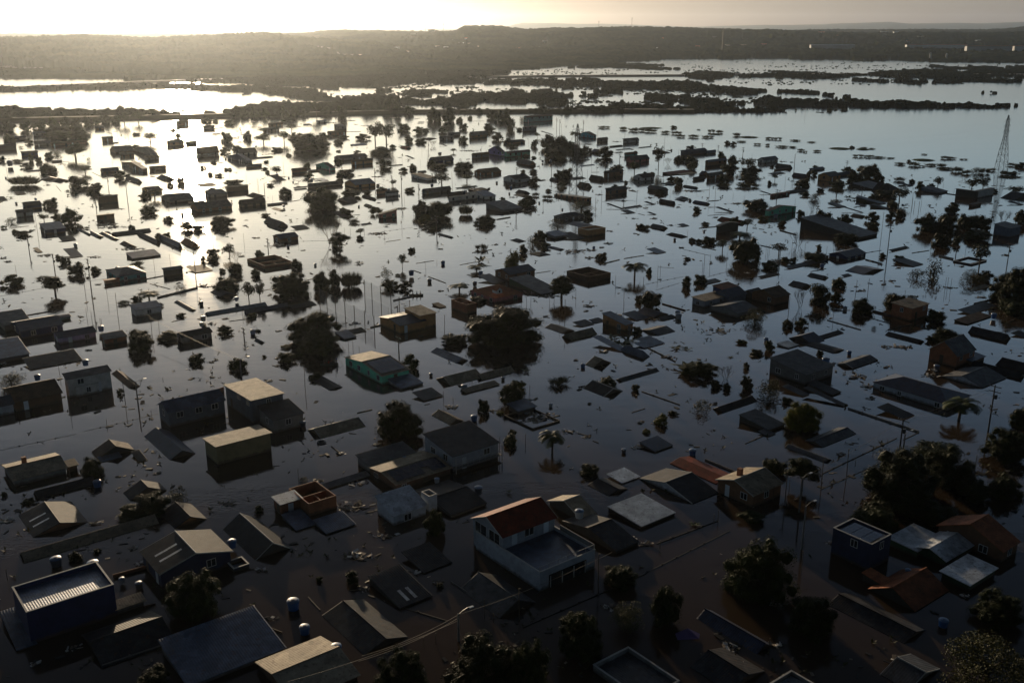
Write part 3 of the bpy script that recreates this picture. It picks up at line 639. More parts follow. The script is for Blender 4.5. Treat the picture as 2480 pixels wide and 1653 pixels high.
def plant(kind, x, yb, wpx, hpx):
    if yb < 300: wpx *= 1.2; hpx *= 1.3
    treen[0] += 1; v = treen[0] % 3; P = at(x, yb); m_ = mpp(x, yb); wd = wpx * m_ * (1 / math.cos(math.atan((x - CX) / FPX))); hh = max(.4, height_at(P.y, yb - hpx) * .93)
    if kind in 'RYTO': hh = max(hh, wd * .35)
    sz = 'big' if wd > 11 else ('small' if wd < 3.6 else ''); rz = random.Random(treen[0] * 13).uniform(0, 6.28)
    if kind in 'RYTO':
        me, tm = crown(kind, 0 if wpx < 55 else (1 if wpx < 95 or kind not in 'RY' else 2), v)
        root = empty('tree' if wd > 5.2 else 'shrub', P); root.scale = (wd, wd, hh); root.rotation_euler.z = rz  # named by crown width alone; smaller trees go under shrub as well
        ob('crown', me, root)
        if wd > 5.2 or kind == 'T': ob('trunk', tm, root)
        look = {'R': 'dark green round', 'Y': 'yellow green round', 'T': 'dark open', 'O': 'olive loose'}[kind]
        thing(root, ('%s %s %s' % (sz, look, 'tree' if wd > 5.2 else 'shrub')).strip(), 'tree' if wd > 5.2 else 'shrub', 'trees standing in the flood' if wd > 5.2 else 'shrubs standing in the flood', (x, yb))
    elif kind in 'LBN':
        me = {'L': lambda: shared(('L', v, hpx > 25), lambda: blades('foliage', 'leaf_olive', 90 + v, 1300 if hpx > 25 else 700, wd=.010 if hpx > 25 else .008, clus=0 if hpx > 25 else 26)), 'B': lambda: shared(('B', v), lambda: bare_mesh('branches', 60 + v)),
              'N': lambda: shared(('N', v), lambda: banana_mesh(40 + v))}[kind]()
        o = ob({'L': 'reed_clump', 'B': 'bare_tree', 'N': 'banana_plant'}[kind], me); o.location = P; o.scale = (wd, wd if kind != 'L' else min(wd, 9), hh); o.rotation_euler.z = rz if kind != 'L' or wd < 9 else 0
        thing(o, {'L': 'olive reedy clump', 'B': 'leafless branching tree', 'N': 'broad leaved banana plant'}[kind], {'L': 'reeds', 'B': 'tree', 'N': 'plant'}[kind], {'L': 'reedy clumps in the water', 'B': 'leafless trees', 'N': 'banana plants'}[kind], (x, yb))
    elif kind == 'G':
        rs = np.random.RandomState(treen[0]); n = 700; a_ = rs.uniform(0, 6.28, n); r_ = np.sqrt(rs.rand(n)) * .5; c = np.stack([np.cos(a_) * r_, np.sin(a_) * r_, .6 * (1 - (r_ / .5) ** 2)], 1)
        Vg, Fg = leaves(c, np.full(n, .03), 1400, .03, rs); Vg = np.concatenate([Vg, ico * np.array([.5, .5, .6])]); fl = [tuple(f) for f in Fg] + [tuple(5600 + q for q in f) for f in icf]
        me = bpy.data.meshes.new('grass_islet'); me.from_pydata(Vg.tolist(), [], fl); me.materials.append(MATS['grass_leaf']); o = ob('grass_islet', me); o.location = P; o.scale = (wd, min(wd, 14), 1.0)
        thing(o, 'low bright green grass islet', 'islet', 'grass islets', (x, yb))
    elif kind == 'P':
        tm, fr = shared(('P', v), lambda: palm_meshes(30 + v)); root = empty('palm_tree', P); s = hh; root.scale = (max(wd * 1.55, s * .65), max(wd * 1.55, s * .65), s); root.rotation_euler.z = rz
        ob('trunk', tm, root)
        for f in fr: ob('frond', f, root)
        thing(root, 'palm tree with drooping fronds', 'palm tree', 'palm trees in the flood', (x, yb))

# ---------------------------------------------------------------- small things
def tank(x, yb, d, lift, col):
    P = at(x, yb); m_ = mpp(x, yb); dd = max(.8, d * m_)
    root = empty('water_tank', P); 
    if lift: root.location.z = max(0, height_at(P.y, yb - lift)) 
    root.scale = (dd, dd, dd)
    def mk():
        b_ = MB(); b_.lathe([(.38, -.1), (.40, .0), (.47, .62), (.50, .64), (.50, .69), (.46, .70)], n=18); l_ = MB(); l_.lathe([(.50, .705), (.47, .76), (.30, .82), (.13, .84), (.13, .88), (.0, .885)], n=18); return b_.mesh('body', 'tank_' + col), l_.mesh('lid', 'tank_lid')
    a_, b_ = shared(('tank', col), mk); ob('body', a_, root); ob('lid', b_, root)
    thing(root, '%s round water tank' % col, 'water tank', 'round water tanks', (x, yb - lift))
def pole(kind, x, yb, hpx):
    P = at(x, yb); h = height_at(P.y, yb - hpx); m_ = mpp(x, yb)
    if kind == 'p':
        mb = MB(); r_ = .05 if h < 4 else .07; mb.bar((0, 0, -1.2), (rnd.uniform(-.03, .03) * h, 0, h), r_, r_ * .8, 6); mb.box((-r_ * 1.3, -r_ * 1.3, h - .02), (r_ * 2.6, 0, 0), (0, r_ * 2.6, 0), (0, 0, .06))
        o = mb.build('post', 'wood'); o.location = P; thing(o, 'bare %s post' % ('tall' if h > 3.5 else 'short'), 'post', 'posts standing in the flood', (x, yb)); return
    root = empty('utility_pole' if kind == 'c' else 'street_lamp', P)
    mb = MB(); mb.bar((0, 0, -1.2), (0, 0, h), .16, .11, 8); mb.build('pole', 'wood' if kind == 'c' else 'concrete', root)
    a_ = Vector((math.cos(GA), math.sin(GA), 0)) if kind == 'c' else Vector((math.cos(GB), math.sin(GB), 0))
    if kind == 'c':
        for dz in (.35, 1.3):
            mb = MB(); mb.box(Vector((0, 0, h - dz)) - a_ * 1.1 - Vector((.06, .06, 0)) + Vector((.0, -.14, 0)), a_ * 2.2, Vector((.1, .02, 0)), Vector((0, 0, .12))); mb.build('crossarm', 'wood', root)
            mb = MB()
            for k in (-1, -.5, .5, 1): mb.bar(Vector((0, -.08, h - dz + .12)) + a_ * k, Vector((0, -.08, h - dz + .34)) + a_ * k, .04, n=5)
            mb.build('insulators', 'lamp', root)
        if h > 5: mb = MB(); mb.lathe([(.0, 0), (.25, 0), (.27, .1), (.27, .75), (.0, .8)], (.3, -.25, h - 2.6), 10); mb.build('transformer', 'metal', root)
    else:
        mb = MB(); pr = Vector((0, 0, h - .15))
        for k in range(1, 6): q = Vector((0, 0, h - .15)) + a_ * (k * .34) + Vector((0, 0, .45 * math.sin(k * .35))); mb.bar(pr, q, .04, n=5); pr = q
        mb.build('arm', 'metal', root); mb = MB(); mb.box(pr - Vector((.14, .14, .06)), a_ * .55, Vector((.2, -.15, 0)), Vector((0, 0, .12))); mb.build('lamp_head', 'lamp', root)
    thing(root, 'utility pole with crossarms' if kind == 'c' else 'street lamp pole with bracket lamp', 'pole' if kind == 'c' else 'street lamp', 'utility poles' if kind == 'c' else 'street lamps', (x, yb)); return root, h
def beam(x0, y0, x1, y1, wpx=3, hz=.12, col='wood'):
    p, q = at(x0, y0), at(x1, y1); d = (q - p); n = Vector((-d.y, d.x, 0)).normalized() * max(.12, wpx * mpp(x0, y0)); 
    o = MB(); c = (p + q) / 2; o.box(p - c - n / 2 + Vector((0, 0, -.6)), d, n, Vector((0, 0, .6 + hz)))
    L = d.length
    if col == 'wall_': pass
    for k in range(1, int(L / 3)): o.box(p - c + d * (k * 3 / L) - n * .62 + Vector((0, 0, -.5)), d.normalized() * .2, n * 1.24, Vector((0, 0, .5 + hz + .12)))
    nm = 'garden_wall' if col in ('concrete', 'wall_brick') else 'floating_timber'
    thin = col == 'concrete' and hz <= .12
    ob_ = o.build(nm, 'junk_dark' if thin else col); ob_.location = c; thing(ob_, {'concrete': 'thin dark line of submerged wall' if thin else 'thin grey garden wall top', 'wall_brick': 'brick garden wall top'}.get(col, 'long floating timber'), 'wall' if nm == 'garden_wall' else 'timber', 'wall tops and timbers at the waterline', ((x0 + x1) / 2, (y0 + y1) / 2))
def debris(x, y, wpx, cols='junk junk_dark junk_white', n=None, look=None):
    P = at(x, y); m_ = mpp(x, y); wd = wpx * m_; rd = random.Random(int(x * 3 + y)); root = empty('debris_pile', P); cl = cols.split()
    for c in cl:
        mb = MB()
        for k in range(n or max(5, min(18, int(wd * 2.2)))):
            a_ = rd.uniform(0, 3.14); L = rd.uniform(.3, 1.3) * min(1.6, .5 + wd * .12); d = Vector((math.cos(a_), math.sin(a_), rd.uniform(-.15, .25))) * L; n_ = Vector((-math.sin(a_), math.cos(a_), rd.uniform(-.2, .2))) * rd.uniform(.08, .5)
            mb.box((rd.gauss(0, .23) * wd, rd.gauss(0, .16) * wd, rd.uniform(-.05, .12)), d, n_, (0, 0, rd.uniform(.03, .12)))
        mb.build('sheets' if c == cl[0] else 'planks', c, root)
    thing(root, look or 'floating heap of wreckage', 'debris', 'heaps of floating wreckage', (x, y))
def pylon(xb, yb, xt, yt, wpx):
    P = at(xb, yb); h = height_at(P.y, yt); hw = wpx * mpp(xb, yb) / 2 * .75; root = empty('lattice_pylon', P); root.rotation_euler.z = R(38)
    prof = [(-1.5, hw * 1.05), (0, hw), (h * .30, hw * .72), (h * .62, hw * .32), (h * .88, hw * .26), (h, .12)]
    wat = lambda z: np.interp(z, [p[0] for p in prof], [p[1] for p in prof])
    lg = [MB() for _ in range(4)]; br = MB(); cs = [(-1, -1), (1, -1), (1, 1), (-1, 1)]
    zs = [-1.5]; z = 0
    while z < h: zs.append(z); z += max(1.6, wat(z) * 1.7)
    zs.append(h)
    pt = lambda k, z_: Vector((cs[k][0] * wat(z_), cs[k][1] * wat(z_), z_))
    for a_, b_ in zip(zs[:-1], zs[1:]):
        for k in range(4):
            k2 = (k + 1) % 4; lg[k].bar(pt(k, a_), pt(k, b_), .11, n=4); br.bar(pt(k, a_), pt(k2, b_), .06, n=3); br.bar(pt(k2, a_), pt(k, b_), .06, n=3); br.bar(pt(k, b_), pt(k2, b_), .06, n=3)
    for l_ in lg: l_.build('leg', 'metal', root)
    br.build('bracing', 'metal', root)
    for z_ in (.72, .82, .92):
        am = MB(); hw_ = wat(h * z_)
        for e_ in (-1, 1):
            am.bar((e_ * hw_, 0, h * z_ + .6), (e_ * (hw_ + 2.6), 0, h * z_), .05, n=4); am.bar((e_ * hw_, 0, h * z_ - .3), (e_ * (hw_ + 2.6), 0, h * z_), .05, n=4); am.bar((e_ * (hw_ + 2.6), 0, h * z_), (e_ * (hw_ + 2.6), 0, h * z_ - 1.1), .06, n=5)
        am.build('crossarm', 'metal', root)
    return root, P, h
def cable(p, q, sag=.6, look='drooping overhead cable'):
    mb = MB(); pr = None; c = (p + q) / 2
    for k in range(13):
        f = k / 12; v = p.lerp(q, f) - Vector((0, 0, sag * 4 * f * (1 - f))) - c
        if pr is not None: mb.bar(pr, v, .016, n=4)
        pr = v
    o = mb.build('power_cable', 'cable'); o.location = c; thing(o, look, 'cable', 'overhead cables')
def fence(pts, hpx, look):
    P = [at(x, y) for x, y in pts]; c = P[0]; root = empty('net_fence', c); hs = [height_at(p.y, y - hpx) for p, (x, y) in zip(P, pts)]
    for p, h in zip(P, hs): mb = MB(); mb.bar(p - c + Vector((0, 0, -1)), p - c + Vector((0, 0, h)), .10, n=6); mb.build('post', 'wood', root)
    nb = MB()
    for (p, h0), (q, h1) in zip(zip(P[:-1], hs[:-1]), zip(P[1:], hs[1:])):
        d = q - p; n = int(d.length / .42)
        for k in range(1, n):
            f = k / n; b_ = p - c + d * f; nb.bar(b_, b_ + Vector((0, 0, (h0 + (h1 - h0) * f) * (.97 - .06 * math.sin(math.pi * f)))), .018, n=3)
        for k in range(1, 10): nb.bar(p - c + Vector((0, 0, h0 * k / 10)), q - c + Vector((0, 0, h1 * k / 10)), .018, n=3)
    nb.build('netting', 'net', root); thing(root, look, 'fence', 'tall net fences', pts[len(pts) // 2])
def person(root_loc, pose, shirt, face, look):
    # one continuous body grown from a jointed skeleton; hair and shirt follow it
    J = {}
    if pose == 'sit': J = dict(pelvis=(0, 0, .45), chest=(0, .06, .85), neck=(0, .07, 1.02), head=(0, .10, 1.2), crown=(0, .09, 1.32), ls=(-.19, .05, .95), le=(-.26, .16, .70), lh=(-.16, .36, .62), rs=(.19, .05, .95), re=(.26, .16, .70), rh=(.16, .36, .62), lk=(-.13, .42, .48), lf=(-.13, .48, .08), lt=(-.13, .64, .03), rk=(.13, .42, .48), rf=(.13, .48, .08), rt=(.13, .64, .03))
    else: J = dict(pelvis=(0, 0, .92), chest=(0, .05, 1.32), neck=(0, .07, 1.48), head=(0, .10, 1.64), crown=(0, .09, 1.76), ls=(-.2, .04, 1.42), le=(-.28, .16, 1.16), lh=(-.12, .38, 1.12), rs=(.2, .04, 1.42), re=(.28, .14, 1.16), rh=(.1, .36, 1.0), lk=(-.12, .05, .48), lf=(-.14, 0, .08), lt=(-.15, .16, .03), rk=(.12, .07, .48), rf=(.14, 0, .08), rt=(.15, .16, .03))
    names = list(J); E_ = [('pelvis', 'chest'), ('chest', 'neck'), ('neck', 'head'), ('head', 'crown'), ('chest', 'ls'), ('ls', 'le'), ('le', 'lh'), ('chest', 'rs'), ('rs', 're'), ('re', 'rh'), ('pelvis', 'lk'), ('lk', 'lf'), ('lf', 'lt'), ('pelvis', 'rk'), ('rk', 'rf'), ('rf', 'rt')]
    rad = dict(pelvis=.15, chest=.16, neck=.06, head=.105, crown=.08, ls=.075, le=.05, lh=.035, rs=.075, re=.05, rh=.035, lk=.075, lf=.05, lt=.035, rk=.075, rf=.05, rt=.035)
    def skin(keys, edges, scale, nm, mat, parent):
        me = bpy.data.meshes.new(nm); me.from_pydata([J[k] for k in keys], [(keys.index(a_), keys.index(b_)) for a_, b_ in edges], []); o = ob(nm, me, None)
        m_ = o.modifiers.new('s', 'SKIN'); m2 = o.modifiers.new('u', 'SUBSURF'); m2.levels = 1
        for k, sv in enumerate(me.skin_vertices[0].data): sv.radius = (rad[keys[k]] * scale, rad[keys[k]] * scale * .85); sv.use_root = (k == 0)
        dg = bpy.context.evaluated_depsgraph_get(); nm_ = bpy.data.meshes.new_from_object(o.evaluated_get(dg)); o.modifiers.clear(); o.data = nm_; nm_.materials.clear(); nm_.materials.append(MATS[mat]); o.parent = parent
        for p in nm_.polygons: p.use_smooth = True
        return o
    body = skin(names, E_, 1.0, 'person', 'skin', None); body.location = root_loc; body.rotation_euler.z = face
    skin(['pelvis', 'chest', 'neck', 'ls', 'le', 'rs', 're'], [('pelvis', 'chest'), ('chest', 'neck'), ('chest', 'ls'), ('ls', 'le'), ('chest', 'rs'), ('rs', 're')], 1.12, 'shirt', shirt, body)
    skin(['pelvis', 'lk', 'lf', 'rk', 'rf'], [('pelvis', 'lk'), ('lk', 'lf'), ('pelvis', 'rk'), ('rk', 'rf')], 1.13, 'trousers', 'shirt_dark', body)
    h_ = MB(); c = J['head']; h_.lathe([(.112, -.01), (.122, .05), (.11, .12), (.07, .17), (0, .185)], (c[0], c[1] - .025, c[2] - .01), 10); h_.build('hair', 'hair', body, True)
    f_ = MB(); hy = c[1] + .10
    for e_ in (-.035, .035): f_.lathe([(0, -.012), (.014, 0), (0, .012)], (e_, hy - .01, c[2] + .015), 6)
    f_.box((-.012, hy - .01, c[2] - .03), (.024, 0, 0), (0, .03, 0), (0, 0, .035)); f_.box((-.025, hy - .015, c[2] - .06), (.05, 0, 0), (0, .012, 0), (0, 0, .01)); f_.build('face', 'hair', body)
    for hk, sgn in (('lh', -1), ('rh', 1)):
        g_ = MB(); b_ = Vector(J[hk])
        for k in range(4): g_.bar(b_ + Vector((-.025 + k * .017, .02, 0)), b_ + Vector((-.028 + k * .018, .075 - .006 * abs(k - 1.4), -.035)), .009, .006, 5)
        g_.bar(b_ + Vector((-.03 * sgn, .0, 0)), b_ + Vector((-.055 * sgn, .04, -.01)), .010, .007, 5); g_.build('fingers', 'skin', body)
    thing(body, look, 'person', 'people in the boats'); return body
def boat(x0, x1, y, ang, look):
    P = at((x0 + x1) / 2, y); L = (x1 - x0) * mpp(x0, y) / max(.5, abs(math.cos(ang))); root = empty('canoe', P); root.rotation_euler.z = ang
    hb_ = MB(); n = 12; k0 = 0; rings = []
    for i_ in range(n + 1):
        f = i_ / n * 2 - 1; wv = .5 * (1 - abs(f) ** 2.6) + .03; sh = .34 + .18 * f * f; X_ = f * L / 2
        rings.append([(X_, -wv, sh), (X_, -wv * .75, .0), (X_, 0, -.12), (X_, wv * .75, .0), (X_, wv, sh), (X_, wv * .9, sh), (X_, wv * .62, .04), (X_, 0, -.04), (X_, -wv * .62, .04), (X_, -wv * .9, sh)])
    for r_ in rings: hb_.v += r_
    for i_ in range(n):
        for k in range(10): k2 = (k + 1) % 10; hb_.f.append((i_ * 10 + k, (i_ + 1) * 10 + k, (i_ + 1) * 10 + k2, i_ * 10 + k2))
    hb_.f.append(tuple(range(10))); hb_.f.append(tuple(n * 10 + k for k in range(10))[::-1]); hb_.build('hull', 'hull', root)
    for f in (-.5, 0, .5): s = MB(); s.box((f * L / 2 - .12, -.42, .26), (.24, 0, 0), (0, .84, 0), (0, 0, .04)); s.build('seat', 'wood', root)
    thing(root, look, 'canoe', 'boats'); return root, P, L
